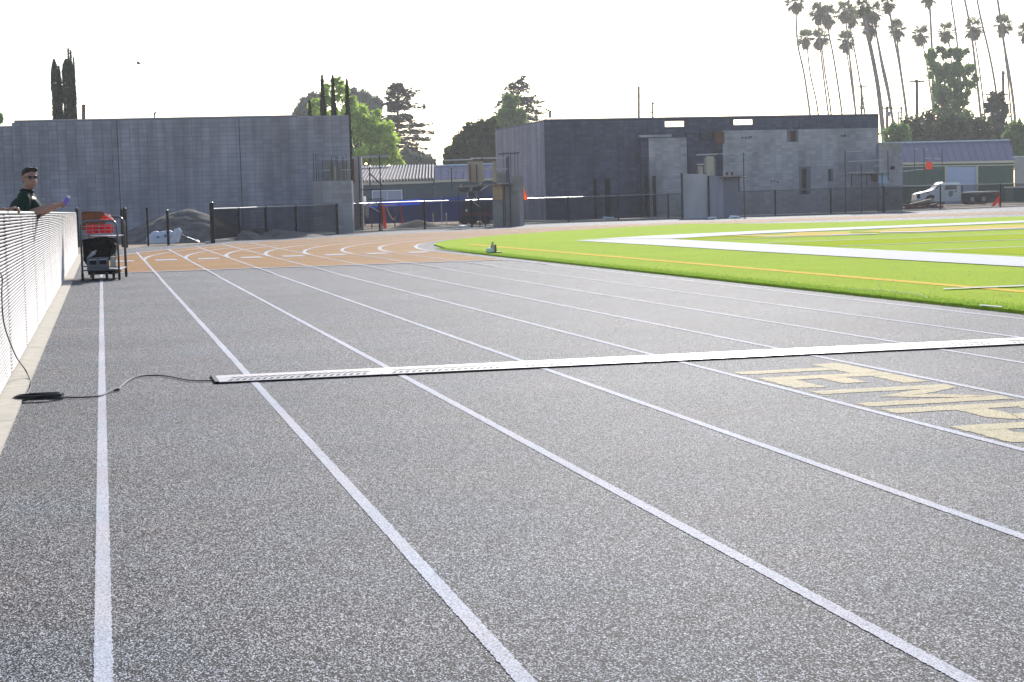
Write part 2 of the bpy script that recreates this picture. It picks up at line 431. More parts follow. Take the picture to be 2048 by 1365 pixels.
decal("hash_mark", [(1959, 609), (2004, 612.5), (2004, 614.5), (1959, 611)], M_TURFW, ZT + .008)
# end-zone letters: gold fill with pale edge, seen almost edge on
for q in ([(1440, 473), (1510, 470), (1562, 469.5), (1600, 464.5), (1703, 463.5), (1700, 468), (1620, 472), (1560, 473)],
          [(1700, 466), (1800, 457), (2048, 449.5), (2300, 441), (2300, 448), (2048, 456), (1850, 463), (1760, 464.5)]):
    decal("end_zone_letter", q, M_TURFO, ZT + .012)
for q in ([(1500, 473.5), (1560, 473.6), (1720, 469), (1755, 468.6), (1755, 467.4), (1700, 468), (1620, 472)], [(1760, 465.5), (1850, 464), (2048, 457), (2048, 455.6), (1850, 462.6), (1760, 464)]):
    decal("letter_edge", q, M_TURFW, ZT + .020)

# grass blades along the near turf edge and scattered rubber crumbs
def blades(n, xr, yr, h, name, m):
    X = rng.uniform(*xr, n); u = rng.uniform(0, 1, n); Y = yr[0] + (yr[1] - yr[0]) * u ** 1.5
    if name == "turf_blades":
        X = 8.87 + np.abs(rng.normal(0, 1, n)) * xr[1]
    ang = rng.uniform(0, 2 * np.pi, n); ww = rng.uniform(.003, .007, n) * (1 + Y / 25)
    hh = h * rng.uniform(.5, 1.2, n)
    lx = rng.normal(0, .012, n); ly = rng.normal(0, .012, n)
    V = np.zeros((n, 3, 3))
    V[:, 0] = np.stack([X - np.cos(ang) * ww, Y - np.sin(ang) * ww, np.full(n, .03)], 1)
    V[:, 1] = np.stack([X + np.cos(ang) * ww, Y + np.sin(ang) * ww, np.full(n, .03)], 1)
    V[:, 2] = np.stack([X + lx, Y + ly, .035 + hh], 1)
    return np_mesh(name, V.reshape(-1, 3), np.arange(3 * n).reshape(-1, 3), m, turf, kind="stuff")
M_BLADE = mat("turf_blade", (0.26, 0.42, 0.05), 0.9, col2=(0.42, 0.58, 0.10), scale=30, spec=0.05, transl=(0.45, 1.0))
blades(40000, (0, 0.22), (13, 48), 0.009, "turf_blades", M_BLADE)
# pale crumbs/fibres scattered on the turf
n = 500
V = []; Fc = []
for i in range(n):
    x = 9.0 + abs(random.gauss(0, 2.4)); y = random.uniform(15, 50); s_ = random.uniform(.005, .014)
    if x > 14.2: continue
    o = len(V)
    V += [(x - s_, y - s_ * .6, .042), (x + s_, y - s_ * .3, .045), (x + s_ * .4, y + s_, .043), (x, y, .043 + s_ * 1.1)]
    Fc += [(o, o + 1, o + 3), (o + 1, o + 2, o + 3), (o + 2, o, o + 3)]
np_mesh("loose_fibres", np.array(V), np.array(Fc), mat("pale_fibre", (0.6, 0.65, 0.5), .6), turf, kind="stuff")

# concrete kerb strip at the foot of the slatted fence
kerb = bpy.data.objects.new("concrete_kerb", None); COL.objects.link(kerb); kerb.location = (-0.60, 30, 0); tag(kerb, kind="structure")
y = 5.0
while y < 56:
    MB().box((-0.60, y + 1.5, 0.006), (0.165, 2.985, 0.03)).build("kerb_slab", M_CONC, kerb)
    y += 3.0

# ------------------------------------------------------------------ BLOCK BUILDINGS
def wall_frame(A, B):
    A = Vector((A[0], A[1], 0)); B = Vector((B[0], B[1], 0)); d = (B - A); Lg = d.length; d.normalize()
    n = Vector((d.y, -d.x, 0))
    if n.y > 0: n = -n          # n points to the camera side
    return A, d, n, Lg
def block_wall(root, A, B, zt, m, n_ind=0, holes=(), off=0.0, name="wall", focus=None, z0=0.0, th=0.25, steps=()):
    """stack-bonded masonry: a grout-coloured core and blocks standing proud of it; holes = (u0,u1,z0,z1)"""
    A, d, n, Lg = wall_frame(A, B)
    ang = math.atan2(d.y, d.x)
    def top(u):
        for a, b, z in steps:
            if a <= u <= b: return z
        return zt
    us = sorted(set([0, Lg] + [h[0] for h in holes] + [h[1] for h in holes] + [x for a, b, z in steps for x in (a, b) if 0 < x < Lg]))
    mb = MB()
    for a, b in zip(us[:-1], us[1:]):
        if b - a < 1e-3: continue
        mid = (a + b) / 2; z = z0; segs = []
        for h in sorted([h for h in holes if h[0] <= mid <= h[1]], key=lambda q: q[2]):
            if h[2] > z: segs.append((z, h[2]))
            z = h[3]
        segs.append((z, top(mid)))
        for q in segs:
            if q[1] - q[0] > 1e-3:
                P = A + d * a + n * off; Q = A + d * b + n * off
                mb.slab(P, Q, q[0], q[1], th)
    core = mb.build(name, M_GROUT if m is M_CMUD else M_GROUTL, root)
    bw, bh = Lg / max(1, round(Lg / 0.406)), 0.203
    gp = .007 if m is M_CMUL else .014
    blocks = []
    for j in range(max(1, round(Lg / bw))):
        for i in range(int(z0 / bh), int(max([zt] + [s_[2] for s_ in steps]) / bh + 0.3)):
            u = (j + .5) * bw; z = (i + .5) * bh
            if z + bh / 2 > top(u) + 0.06: continue
            if any(h[0] - .15 < u < h[1] + .15 and h[2] - .07 < z < h[3] + .07 for h in holes): continue
            blocks.append((u, z))
    ind = set()
    if n_ind:
        fu, fz = focus or (Lg / 2, zt)
        ind = set(sorted(blocks, key=lambda q: abs(q[0] - fu) * .5 + abs(q[1] - fz))[:n_ind])
    bm_ = MB()
    me = None
    off0 = Vector(root.location)
    for q in blocks:
        c = A + d * q[0] + n * (off + .004 + random.uniform(0, .006)); c.z = q[1]
        if q in ind:
            if me is None:
                me = MB().box((0, 0, 0), (bw - gp, .05, bh - gp)).mesh("block", m)
            o = bpy.data.objects.new("block", me); COL.objects.link(o); o.parent = core
            o.location = c - off0; o.rotation_euler = (0, 0, ang)
        else:
            bm_.box(c, (bw - gp, .05, bh - gp), ang)
    if bm_.v:
        bm_.build("blockwork", m, core, kind="stuff")
    return core
def U(A, B, px, py=300):
    """distance along wall A-B of the column seen at photo x = px"""
    A_, dd, n, Lg = wall_frame(A, B)
    v = D(px, py, 1) - CP; v2 = Vector((v.x, v.y)); c2 = Vector((CP.x, CP.y)); a2 = Vector((A_.x, A_.y)); d2 = Vector((dd.x, dd.y))
    # c + v t = a + d u
    det = v2.x * (-d2.y) + d2.x * v2.y
    r = a2 - c2
    t = (r.x * (-d2.y) + d2.x * r.y) / det
    u = (v2.x * r.y - v2.y * r.x) / det
    return u, t * 1.0
def WZ(A, B, px, py):
    u, t = U(A, B, px, py)
    A_, dd, n, Lg = wall_frame(A, B); P = A_ + dd * u
    dep = (P - CP).dot(Vector((FW.x, FW.y, 0))) / (1 - 0.0) 
    # depth along the optical axis for this column
    a = (px - 1024) / F
    lo, hi = -5.0, 80.0
    for _ in range(40):
        mid = (lo + hi) / 2
        q = Vector((P.x, P.y, mid)) - CP
        y = 682.5 - F * q.dot(UP) / q.dot(FW)
        if y > py: lo = mid
        else: hi = mid
    return u, mid
def H(A, B, x0, y0, x1, y1):
    u0, za = WZ(A, B, x0, y0); u1, zb = WZ(A, B, x1, y1)
    return (min(u0, u1), max(u0, u1), min(za, zb), max(za, zb))

# left building
A1, B1 = under(-330, 240, 80.5), under(697.5, 234, 84.0)
r1 = thing("block_building", base(300, 82.5), "long windowless grey concrete block building on the left behind the dirt pile", "building")
z1 = WZ(A1, B1, 300, 238)[1]
u31 = U(A1, B1, 31)[0]; u597 = U(A1, B1, 597)[0]; L1 = (Vector(B1) - Vector(A1)).length
block_wall(r1, A1, B1, z1, M_CMU, 300, focus=(U(A1, B1, 350)[0], 3.2), name="front_wall",
           steps=((-1, u31, z1 - .2), (u597, L1 + 1, z1 - .06)))
# coping, side and back walls, control joints
_, d1, n1, _ = wall_frame(A1, B1)
MB().slab(A1 + d1 * u31, A1 + d1 * u597, z1 + .002, z1 + .05, .27).build("coping", M_CMUL, r1)
MB().slab(A1 + d1 * (u597 + .02), A1 + d1 * L1, z1 - .058, z1 - .01, .27).build("coping", M_CMUL, r1)
bk = -n1 * 12
MB().slab(A1 + bk, A1 + bk + d1 * L1, 0, z1 - .2, .25).build("back_wall", M_CMU, r1)
mb = MB(); e = B1 + (-n1) * .26
mb.box(((e.x + (B1 + bk).x) / 2 - .12, (e.y + (B1 + bk).y) / 2, (z1 - .2) / 2), (.25, 11.4, z1 - .2), math.atan2(d1.y, d1.x)); mb.build("side_wall", M_CMU, r1)
for px in (236, 480):
    u = U(A1, B1, px)[0]; P = A1 + d1 * u + n1 * .035
    MB().box((P.x, P.y, z1 / 2), (.03, .012, z1 - .1)).build("control_joint", M_GROUT, r1)

# right building
A2, B2 = under(1088, 241, 114), under(1757, 228, 119)
r2 = thing("block_building", base(1400, 117), "dark grey concrete block building under construction with two high window openings", "building")
z2 = WZ(A2, B2, 1300, 237)[1]
holes = [H(A2, B2, 1330, 243, 1370, 253.5), H(A2, B2, 1467.5, 239.5, 1507, 249.5)]
doors = [H(A2, B2, 1187, 358, 1193, 424), H(A2, B2, 1209, 358, 1221, 424)]
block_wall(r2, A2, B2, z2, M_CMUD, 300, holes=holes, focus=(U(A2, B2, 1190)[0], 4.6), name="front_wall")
for h in doors:
    P = A2 + (wall_frame(A2, B2)[1]) * ((h[0] + h[1]) / 2)
    MB().box((P.x, P.y - .06, h[3] / 2), (h[1] - h[0], .05, h[3])).build("door_opening", mat("dark_opening", (0.012, 0.012, 0.015), 1.0), r2)
C2 = under(991, 258, 127)
z2b = z2
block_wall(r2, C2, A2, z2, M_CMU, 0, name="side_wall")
_, d2, n2, L2_ = wall_frame(A2, B2)
MB().slab(A2, B2, z2 + .002, z2 + .06, .3).build("coping", M_CMUL, r2)
# lower, paler walls standing in front of the tall one
def px_wall(root, x0, x1, ytop, off, m, name, holes=(), z0=0.0, **kw):
    A = A2 + n2 * off; B = B2 + n2 * off
    u0, zt = WZ(A, B, x0, ytop); u1, _ = WZ(A, B, x1, ytop)
    P, Q = A + d2 * u0, A + d2 * u1
    hs = [H(P, Q, *h) for h in holes]
    return block_wall(root, P, Q, zt, m, 0, holes=hs, name=name, z0=z0, **kw), P, Q, zt
px_wall(r2, 1297, 1373, 277, 1.2, M_CMUL, "low_wall")
px_wall(r2, 1281, 1296, 274, 0.9, M_CMUD, "low_wall")
px_wall(r2, 1445, 1756, 262, 0.9, M_CMUL, "low_wall", holes=[(1580, 262.5, 1593, 283.5), (1603.5, 338, 1614, 388), (1658, 338, 1662, 362)], th=.2)
px_wall(r2, 1374, 1444, 266, 0.35, M_CMUD, "recess_wall", holes=[(1396, 266, 1402, 279), (1419, 264, 1426, 277)], th=.2)
M_BRN = mat("rust_brown_board", (0.16, 0.075, 0.045), 0.85, var=.2, scale=3)
for q in [(1430, 264, 1449, 287), (1579.5, 262, 1593.5, 284), (1603, 338, 1614.5, 388), (1394, 268, 1403, 280), (1417, 264, 1427, 278)]:
    off = 1.0 if q[0] == 1430 else (.55 if q[0] > 1450 else .12)
    A = A2 + n2 * off; B = B2 + n2 * off
    h = H(A, B, *q)
    MB().slab(A + d2 * h[0], A + d2 * h[1], h[2], h[3], .05).build("board_infill", M_BRN, r2)
h = H(A2 + n2 * 1.15, B2 + n2 * 1.15, 1297, 273.5, 1343, 279)
MB().slab(A2 + n2 * 1.22 + d2 * (h[0] - .6), A2 + n2 * 1.22 + d2 * h[1], h[3] - .05, h[3] + .1, .4).build("lintel", M_CMUL, r2)
for x in (1290, 1306):
    h = H(A2 + n2 * 1.5, B2 + n2 * 1.5, x, 352, x + 7, 428)
    MB().slab(A2 + n2 * 1.5 + d2 * h[0], A2 + n2 * 1.5 + d2 * h[1], .1, h[3], .1).build("door_opening", MATS["dark_opening"], r2)
# bolt holes / small pockets in the pale wall
for x, y in ((1485, 276), (1491, 276.5), (1498, 276), (1502, 274), (1683, 272), (1687, 273), (1690, 271.5), (1543, 363), (1549, 363), (1555, 364)):
    A = A2 + n2 * .96; u, z = WZ(A, B2 + n2 * .96, x, y); P = A + d2 * u
    MB().box((P.x, P.y, z), (.09, .04, .09)).build("pocket", MATS["dark_opening"], r2)
# end wing on the right
P0, P1 = under(1757.5, 290, 111), under(1804, 290, 112)
r2b = thing("block_wing", base(1780, 111.5), "pale rendered block wing at the right end of the dark block building", "building wing")
zt = hz(1780, 288, 111.5)
block_wall(r2b, P0, P1, zt, M_CMUL, 0, name="front_wall")
MB().slab(P1, P1 + Vector((2.2, 8, 0)), 0, zt - .2, .25).build("side_wall", M_CMUL, r2b)
q = D(1786.5, 336, 110.8)
MB().tube([q, q + Vector((0, .2, 0))], .12, 10).build("vent_pipe", MATS["dark_opening"], r2b)
MB().slab(P0 - Vector((0, .25, 0)), P0 + Vector((1.4, .06 - .25, 0)), zt + .002, zt + .06, .3).build("coping", M_CMUL, r2b)

# ------------------------------------------------------------------ METAL-ROOFED BUILDINGS
def gable(label, d, x0, x1, ye0, ye1, xr0, xr1, yr0, yr1, wallm, roofm, npan, dr=6, cat="building", fascia=M_CREAM, wall_to=0.0, panm=None):
    root = thing("metal_roof_building", base((x0 + x1) / 2, d), label, cat)
    E0, E1 = D(x0, ye0, d), D(x1, ye1, d + (0.0))
    Rg0, Rg1 = D(xr0, yr0, d + dr), D(xr1, yr1, d + dr)
    # roof sheets: one ribbed panel after another
    for i in range(npan):
        a, b = i / npan, (i + 1) / npan
        p0 = E0.lerp(E1, a); p1 = E0.lerp(E1, b - .02 / npan); q0 = Rg0.lerp(Rg1, a); q1 = Rg0.lerp(Rg1, b - .02 / npan)
        up = Vector((0, 0, 1))
        mb = MB()
        def at(t, s_, h): return (p0.lerp(p1, t)).lerp(q0.lerp(q1, t), s_) + up * h
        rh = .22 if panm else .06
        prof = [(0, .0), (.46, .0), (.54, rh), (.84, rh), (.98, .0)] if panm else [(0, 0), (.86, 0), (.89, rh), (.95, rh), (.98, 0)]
        vs = [at(t, s_, h) for s_ in (0, 1) for t, h in prof]; n_ = len(prof)
        low = [at(t, s_, -.04) for s_ in (0, 1) for t in (0, .98)]
        mb.add(vs, [(k, k + 1, n_ + k + 1, n_ + k) for k in (0,)])
        mb.add(low, [(0, 1, 3, 2)])
        pan = mb.build("roof_panel", panm or roofm, root)
        MB().add(vs, [(k, k + 1, n_ + k + 1, n_ + k) for k in (1, 2, 3)]).build("roof_rib", roofm, pan)
    W0, W1 = base(x0, d), base(x1, d)
    dv = (W1 - W0); nrm = Vector((-dv.y, dv.x, 0)).normalized()
    if nrm.y < 0: nrm = -nrm
    W0 += nrm * .5; W1 += nrm * .5
    MB().slab(W0, W1, wall_to, E0.z - .05, .2, wall_to, E1.z - .05).build("wall", wallm, root)
    MB().slab(W0 + nrm * (2 * dr), W1 + nrm * (2 * dr), 0, E0.z - .05, .2, 0, E1.z - .05).build("wall", wallm, root)
    # far roof slope and gable ends
    F0 = E0 + nrm * 2 * dr * 1.02; F1 = E1 + nrm * 2 * dr * 1.02
    MB().add([Rg0, Rg1, F1, F0], [(0, 1, 2, 3)]).build("rear_roof", roofm, root)
    MB().add([E0 + nrm * .5, F0, Rg0], [(0, 1, 2)]).add([E1 + nrm * .5, F1, Rg1], [(0, 1, 2)]).build("gable_end", wallm, root)
    if fascia:
        MB().slab(E0 - Vector((0, .06, 0)), E1 - Vector((0, .06, 0)), E0.z - .22, E0.z - .01, .05, E1.z - .22, E1.z - .01).build("fascia", fascia, root)
    MB().tube([Rg0 + Vector((0, 0, .05)), Rg1 + Vector((0, 0, .05))], .09, 6).build("ridge_cap", M_WHITE, root)
    return root, W0 - nrm * 0.0, W1, nrm
M_TEAL = mat("teal_siding", (0.045, 0.085, 0.12), 0.6, var=.1, scale=1)
M_DGREEN = mat("dark_green_siding", (0.018, 0.085, 0.065), 0.6, var=.1, scale=1)
M_ROOFL = mat("pale_metal_roof", (0.62, 0.56, 0.53), 0.7, spec=.2, var=.07, scale=2)
M_ROOFB = mat("blue_grey_metal_roof", (0.17, 0.175, 0.26), 1.0, spec=0.0, var=.07, scale=2)
M_PANE = mat("window_glass", (0.30, 0.36, 0.48), 0.12, spec=0.6)
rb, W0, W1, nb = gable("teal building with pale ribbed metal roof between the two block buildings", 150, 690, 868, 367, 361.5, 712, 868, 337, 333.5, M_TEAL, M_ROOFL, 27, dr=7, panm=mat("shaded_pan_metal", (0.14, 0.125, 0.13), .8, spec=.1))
rb2, V0, V1, nb2 = gable("teal building wing with smooth blue-grey metal roof behind the plywood scaffold", 149.4, 869, 1040, 360.5, 354, 869, 1048, 333.5, 327, M_TEAL, M_ROOFB, 12, dr=7)
def flat_on(root, d, x0, y0, x1, y1, m, name, th=.06, front=.0, y0b=None, y1b=None):
    """panel on a wall facing the camera: px rectangle at depth d"""
    a, b_ = under(x0, (y0 + y1) / 2, d), under(x1, (y0 + y1) / 2, d)
    z0, z1_ = hz(x0, y1, d), hz(x0, y0, d)
    z0b = hz(x1, y1b if y1b else y1, d); z1b = hz(x1, y0b if y0b else y0, d)
    return MB().slab(a, b_, z0, z1_, th, z0b, z1b).build(name, m, root)
def window(root, d, x0, y0, x1, y1, dy=0.0, m=M_PANE, fr=M_WHITE):
    t = 1.6
    f_ = flat_on(root, d, x0, y0, x1, y0 + t, fr, "window_frame", y0b=y0 + dy, y1b=y0 + t + dy)
    for q in ((x0, y0 + t, x0 + t, y1), (x1 - t, y0 + t + dy, x1, y1 + dy), (x0 + (x1 - x0) / 2 - .4, y0 + t, x0 + (x1 - x0) / 2 + .4, y1)):
        flat_on(root, d - .02, *q, fr, "window_frame")
    flat_on(root, d + .03, x0 + .3, y0 + .3, x1 - .3, y1, m, "window_pane", y0b=y0 + dy + .3, y1b=y1 + dy)
window(rb, 150.3, 744, 381.5, 804.5, 401, -1.6)
window(rb2, 149.9, 887, 377.5, 947, 397, -1.8)
flat_on(rb, 150.35, 690, 379.5, 868.5, 381, M_WHITE, "wall_trim", y0b=374.3, y1b=375.8)
flat_on(rb2, 149.75, 869, 374.3, 1040, 375.8, M_WHITE, "wall_trim", y0b=369, y1b=370.5)

rg, X0, X1, ng = gable("dark green building with slate-blue metal roof and white roller door behind the flatbed truck", 170, 1770, 2031, 326, 321, 1752, 2020, 288, 281.5, M_DGREEN, M_ROOFB, 18, dr=7)
flat_on(rg, 170.2, 1791, 332.5, 2031, 335, M_CREAM, "wall_trim", y0b=329, y1b=331)
flat_on(rg, 170.35, 1893, 334, 1953, 409, mat("pale_blue_door", (0.42, 0.50, 0.68), 0.6), "roller_door")
for q in ((1890, 331.5, 1893, 409), (1953, 331, 1956.5, 409)): flat_on(rg, 170.2, *q, M_CREAM, "door_trim")
for k in range(9):
    y = 340 + k * 7.5
    flat_on(rg, 170.3, 1893, y, 1953, y + .35, mat("door_seam", (0.25, 0.30, 0.42), 0.6), "door_seam")
# pale shed at the right edge
rs = thing("pale_shed", base(2070, 160), "cream flat-roofed shed at the right edge beside the green building", "shed")
flat_on(rs, 160, 2032, 314.5, 2140, 412, mat("cream_wall", (0.42, 0.40, 0.37), 0.8, var=.1, scale=1), "wall", th=.5, y0b=312)
flat_on(rs, 160.7, 2085, 314.5, 2200, 412, MATS["cream_wall"], "rear_wall", th=4)
flat_on(rs, 159.9, 2030, 313, 2141, 315.5, M_WHITE, "roof_edge", th=.8, y0b=310, y1b=312.5)
rw = thing("green_dumpster", base(2060, 140), "green steel skip at the right edge in front of the pale shed", "skip")
flat_on(rw, 140, 2027, 376, 2100, 404, mat("green_steel", (0.03, 0.10, 0.09), 0.5), "body", th=2.2)
flat_on(rw, 139.9, 2025, 373.5, 2102, 376, M_WHITE, "lid", th=2.4)

# ------------------------------------------------------------------ CHAIN-LINK FENCE ROUND THE BEND
rf = thing("chain_link_fence", FP[0], "low black chain-link fence curving round the outside of the track bend", "fence")
tops = [418.5, 417, 414.5, 412.5, 409.5, 406.5, 403.5, 400.8, 398.2, 395.3, 392, 388.5, 384.8, 381.3, 377.8, 374.3, 371.3, 368.5, 364.5, 360]
TZ = []
for (px, py), P, yt in zip(FENCE_PX, FP, tops):
    d = (P - CP).dot(FW); TZ.append(hz(px, yt, d))
TZ = [1.27 + 0.30 * i / 19 for i in range(20)] if False else TZ
for i, P in enumerate(FP):
    r_ = .052 if i else .08
    zt = TZ[i] + (.02 if i else .24)
    MB().tube([P, P + Vector((0, 0, zt))], r_, 8).build("post", M_BLACK, rf)
    MB().ell(P + Vector((0, 0, zt + .0)), (r_ * .9, r_ * .9, .03), 8, 5).build("post_cap", M_GALV if i == 0 else M_BLACK, rf)
M_RAIL = mat("black_rail", (0.13, 0.13, 0.14), 0.34, spec=0.8)
for i in range(len(FP) - 1):
    a, b_ = FP[i], FP[i + 1]
    MB().tube([a + Vector((0, 0, TZ[i])), b_ + Vector((0, 0, TZ[i + 1]))], .032, 8).build("top_rail", M_RAIL, rf)
    MB().tube([a + Vector((0, -.03, .12)), b_ + Vector((0, -.03, .12))], .018, 6).build("bottom_rail", M_RAIL, rf)
    # woven mesh of the bay
    L_ = (b_ - a).length; zt = (TZ[i] + TZ[i + 1]) / 2; h = zt - .13; pitch = .075; vs = []; fs = []
    n_ = int((L_ + h) / pitch)
    dv = (b_ - a) / L_; nn = Vector((-dv.y, dv.x, 0))
    mb = MB()
    for k in range(n_):
        for sgn in (0, 1):
            s0 = -h + k * pitch; s1 = s0 + h
            z0_, z1_ = .13, zt
            c0, c1 = max(s0, 0), min(s1, L_)
            if c1 <= c0: continue
            za = z0_ + (c0 - s0); zb = z0_ + (c1 - s0)
            if sgn: za, zb = zt + .13 - za, zt + .13 - zb
            p = a + dv * c0 + Vector((0, 0, za)); q = a + dv * c1 + Vector((0, 0, zb))
            mb.tube([p + nn * .006 * (1 if sgn else -1), q + nn * .006 * (1 if sgn else -1)], .0048, 3, cap=False)
    mb.build("wire_mesh", M_BLACK, rf, kind="stuff")
# concrete footing strip under the fence
mb = MB()
for i in range(len(FP) - 1):
    a, b_ = FP[i], FP[i + 1]
    mb.slab(a + Vector((0, .1, 0)), b_ + Vector((0, .1, 0)), -.02, .07, .3)
o = mb.build("footing_strip", M_CONC, rf)

def fence_post(px, d, yt, yb_lab, r_=.05, m=M_BLACK):
    P = base(px, d); z = hz(px, yt, d)
    t = thing("fence_post", P, yb_lab, "post", "bare posts left of the chain-link fence")
    MB().tube([P, P + Vector((0, 0, z))], r_, 8).build("shaft", m, t)
    MB().ell(P + Vector((0, 0, z)), (r_ * .9, r_ * .9, .03), 8, 5).build("cap", M_GALV if px == 337 else M_BLACK, t)
fence_post(296.8, 65, 416, "bare black post at the left end of the white sack", .035)
fence_post(337, 66, 421, "bare black post standing in front of the white sack")
fence_post(252, 63, 417.5, "thick black post just right of the cart handles, nearest the cart of two", .075)
fence_post(246, 64, 419.5, "thinner black post partly hidden behind the cart handle", .05)
fence_post(156.5, 66, 418, "short black post end showing above the far end of the white fence", .06)

# ------------------------------------------------------------------ WHITE SLATTED FENCE
FX = -0.675
rw_ = thing("slatted_fence", (FX, 30, 0), "low white fence of close horizontal slats along the left edge of the track", "fence")
M_SLAT = mat("white_slat_plastic", (0.66, 0.625, 0.61), 0.7, var=.07, scale=3, spec=.10, island=.06)
pitch = .0263
def slat_mesh(Ln, seed):
    rr = random.Random(seed)
    ys = [0, .07, .13, .25, Ln * .3, Ln * .5, Ln * .7, Ln - .25, Ln - .13, Ln - .07, Ln]
    sc = [.12, .5, .85, 1, 1, 1, 1, 1, .85, .5, .12]
    prof = [(-.004, -.0090), (.006, -.0085), (.012, -.003), (.0125, .004), (.005, .0092), (-.004, .0092)]
    mb = MB(); n_ = len(prof); vs = []
    for y_, s_ in zip(ys, sc):
        dz = rr.uniform(-.0012, .0012); dx = rr.uniform(-.001, .001)
        vs += [(p[0] * (0.6 + .4 * s_) + dx - (1 - s_) * .006, y_, p[1] * s_ + dz) for p in prof]
    fs = [(i * n_ + k, i * n_ + (k + 1) % n_, (i + 1) * n_ + (k + 1) % n_, (i + 1) * n_ + k) for i in range(len(ys) - 1) for k in range(n_)]
    mb.add(vs, fs)
    return mb
posts_y = [5.4 + 2.9 * k for k in range(18)]
rest = MB(); nind = 0
meshes = [slat_mesh(2.885, k).mesh("slat", M_SLAT, smooth=False) for k in range(6)]
for bi, y0 in enumerate(posts_y[:-1]):
    nrow = 46
    for r_ in range(nrow):
        z = .05 + r_ * pitch
        if 3 <= bi <= 8 and nind < 300 - 24:
            o = bpy.data.objects.new("slat", random.choice(meshes)); COL.objects.link(o); o.parent = rw_
            o.location = (0, y0 + .008 - 30, z); nind += 1
            o.rotation_euler = (0, 0, 0)
        else:
            s_ = slat_mesh(2.885, random.random())
            o_ = len(rest.v); rest.v += [(v[0] + FX, v[1] + y0 + .008, v[2] + z) for v in s_.v]; rest.f += [tuple(i + o_ for i in f) for f in s_.f]
rest.build("slats", M_SLAT, rw_, kind="stuff")
for y0 in posts_y:
    MB().tube([(FX - .035, y0, 0), (FX - .035, y0, 1.25)], .024, 8).build("post", M_BLACK, rw_)
M_GAPSHADE = mat("gap_shade_brown", (0.05, 0.035, 0.03), 0.95)
MB().box((FX - .066, 30, .64), (.004, 49, 1.19)).build("gap_shade_sheet", M_GAPSHADE, rw_)  # added dark sheet; paints the shade seen between the slats
MB().tube([(FX - .015, 5.4, 1.262), (FX - .015, 54.7, 1.268)], .014, 8).build("top_rail", mat("pale_green_rail", (0.55, 0.60, 0.55), 0.4), rw_)

# ------------------------------------------------------------------ TIMING MAT AND CABLE
tm = thing("timing_mat", (4.2, 13.15, 0), "long white patterned timing mat laid straight across the lanes", "timing mat")
M_MAT = mat("white_mat_plastic", (0.34, 0.34, 0.38), 0.34, spec=0.55, var=.04, scale=6)
M_MATP = mat("pink_white_plastic", (0.50, 0.42, 0.42), 0.34, spec=0.6)
M_SLOT = mat("dark_slot", (0.03, 0.035, 0.06), 0.8)
x = .815; seg = 0
while x < 12:
    ln = (1.19 if seg == 0 else 1.0)
    x1 = x + ln - .006
    yj = random.uniform(-.006, .006)
    # rear ramp, top deck, front lip
    prof = [(13.46 + yj, .004), (13.41 + yj, .011), (13.20 + yj, .016), (12.90 + yj, .016), (12.868 + yj, .014), (12.862 + yj, .004)]
    rear = MB().extrude([(x, p[0], p[1]) for p in prof[:3]] + [(x, 13.20 + yj, .004)], (ln - .006, 0, 0)).build("rear_ramp", M_MATP, tm)
    deck = MB().extrude([(x, 13.198 + yj, .004), (x, 13.198 + yj, .0158)] + [(x, p[0], p[1]) for p in prof[3:5]] + [(x, 12.868 + yj, .004)], (ln - .006, 0, 0)).build("deck_panel", M_MAT, tm)
    MB().box(((x + x1) / 2, 12.856 + yj, .009), (x1 - x, .008, .009)).build("front_lip", M_BLACK, tm)
    sl = MB(); xx = x + .10
    while xx < x1 - .10:
        for row, (ya, yb) in enumerate(((13.17, 13.06), (13.02, 12.90))):
            sh = .035 if row == 0 else -.035
            sh += 0
            sl.poly([(xx, ya + yj), (xx + .026, ya + yj), (xx + .026 + sh, yb + yj), (xx + sh, yb + yj)], z=.0172)
        xx += .0485
    sl.build("tread_slots", M_SLOT, deck)
    x += ln; seg += 1
MB().box((.805, 13.16, .010), (.03, .58, .016)).build("end_cap", M_BLACK, tm)
# small insect-like brown leaf on the mat
lf = D(615, 750, 13.4)
P = G(615, 751, .02)
mb = MB().add([(P.x - .03, P.y, .020), (P.x, P.y - .02, .022), (P.x + .035, P.y + .005, .034), (P.x, P.y + .025, .022)], [(0, 1, 2), (0, 2, 3)])
mb.add([(P.x - .01, P.y - .03, .020), (P.x + .01, P.y - .05, .022), (P.x + .02, P.y - .02, .028)], [(0, 1, 2)])
tag(mb.build("dry_leaf", M_RUST), "tiny dried brown leaf lying on the timing mat near its left end", "leaf")

def smooth_path(pts, n=8):
    pts = [Vector(p) for p in pts]; out = []
    for i in range(len(pts) - 1):
        p0, p1, p2, p3 = pts[max(0, i - 1)], pts[i], pts[i + 1], pts[min(len(pts) - 1, i + 2)]
        for k in range(n):
            t = k / n
            out.append(.5 * ((2 * p1) + (p2 - p0) * t + (2 * p0 - 5 * p1 + 4 * p2 - p3) * t * t + (-p0 + 3 * p1 - 3 * p2 + p3) * t ** 3))
    out.append(pts[-1]); return out
def PX(px, py, X):
    v = FW + RT * ((px - 1024) / F) - UP * ((py - 682.5) / F)
    return CP + v * ((X - CP.x) / v.x)
M_CABLE = mat("black_cable", (0.02, 0.02, 0.022), 0.3, spec=.6)
hang = [PX(-12, 530, -.64), PX(0, 546, -.64), PX(4.6, 560, -.64), PX(3.7, 597, -.64), PX(9, 652, -.64), PX(31, 711, -.60), PX(51, 741, -.56)]
gr = [G(61.5, 766, .012), G(58.5, 781, .012), G(50, 792, .012)]
hang = [Vector((min(h.x, -.56), h.y, max(h.z, .02))) for h in hang]
coil = []
cc = G(78, 797, .012)
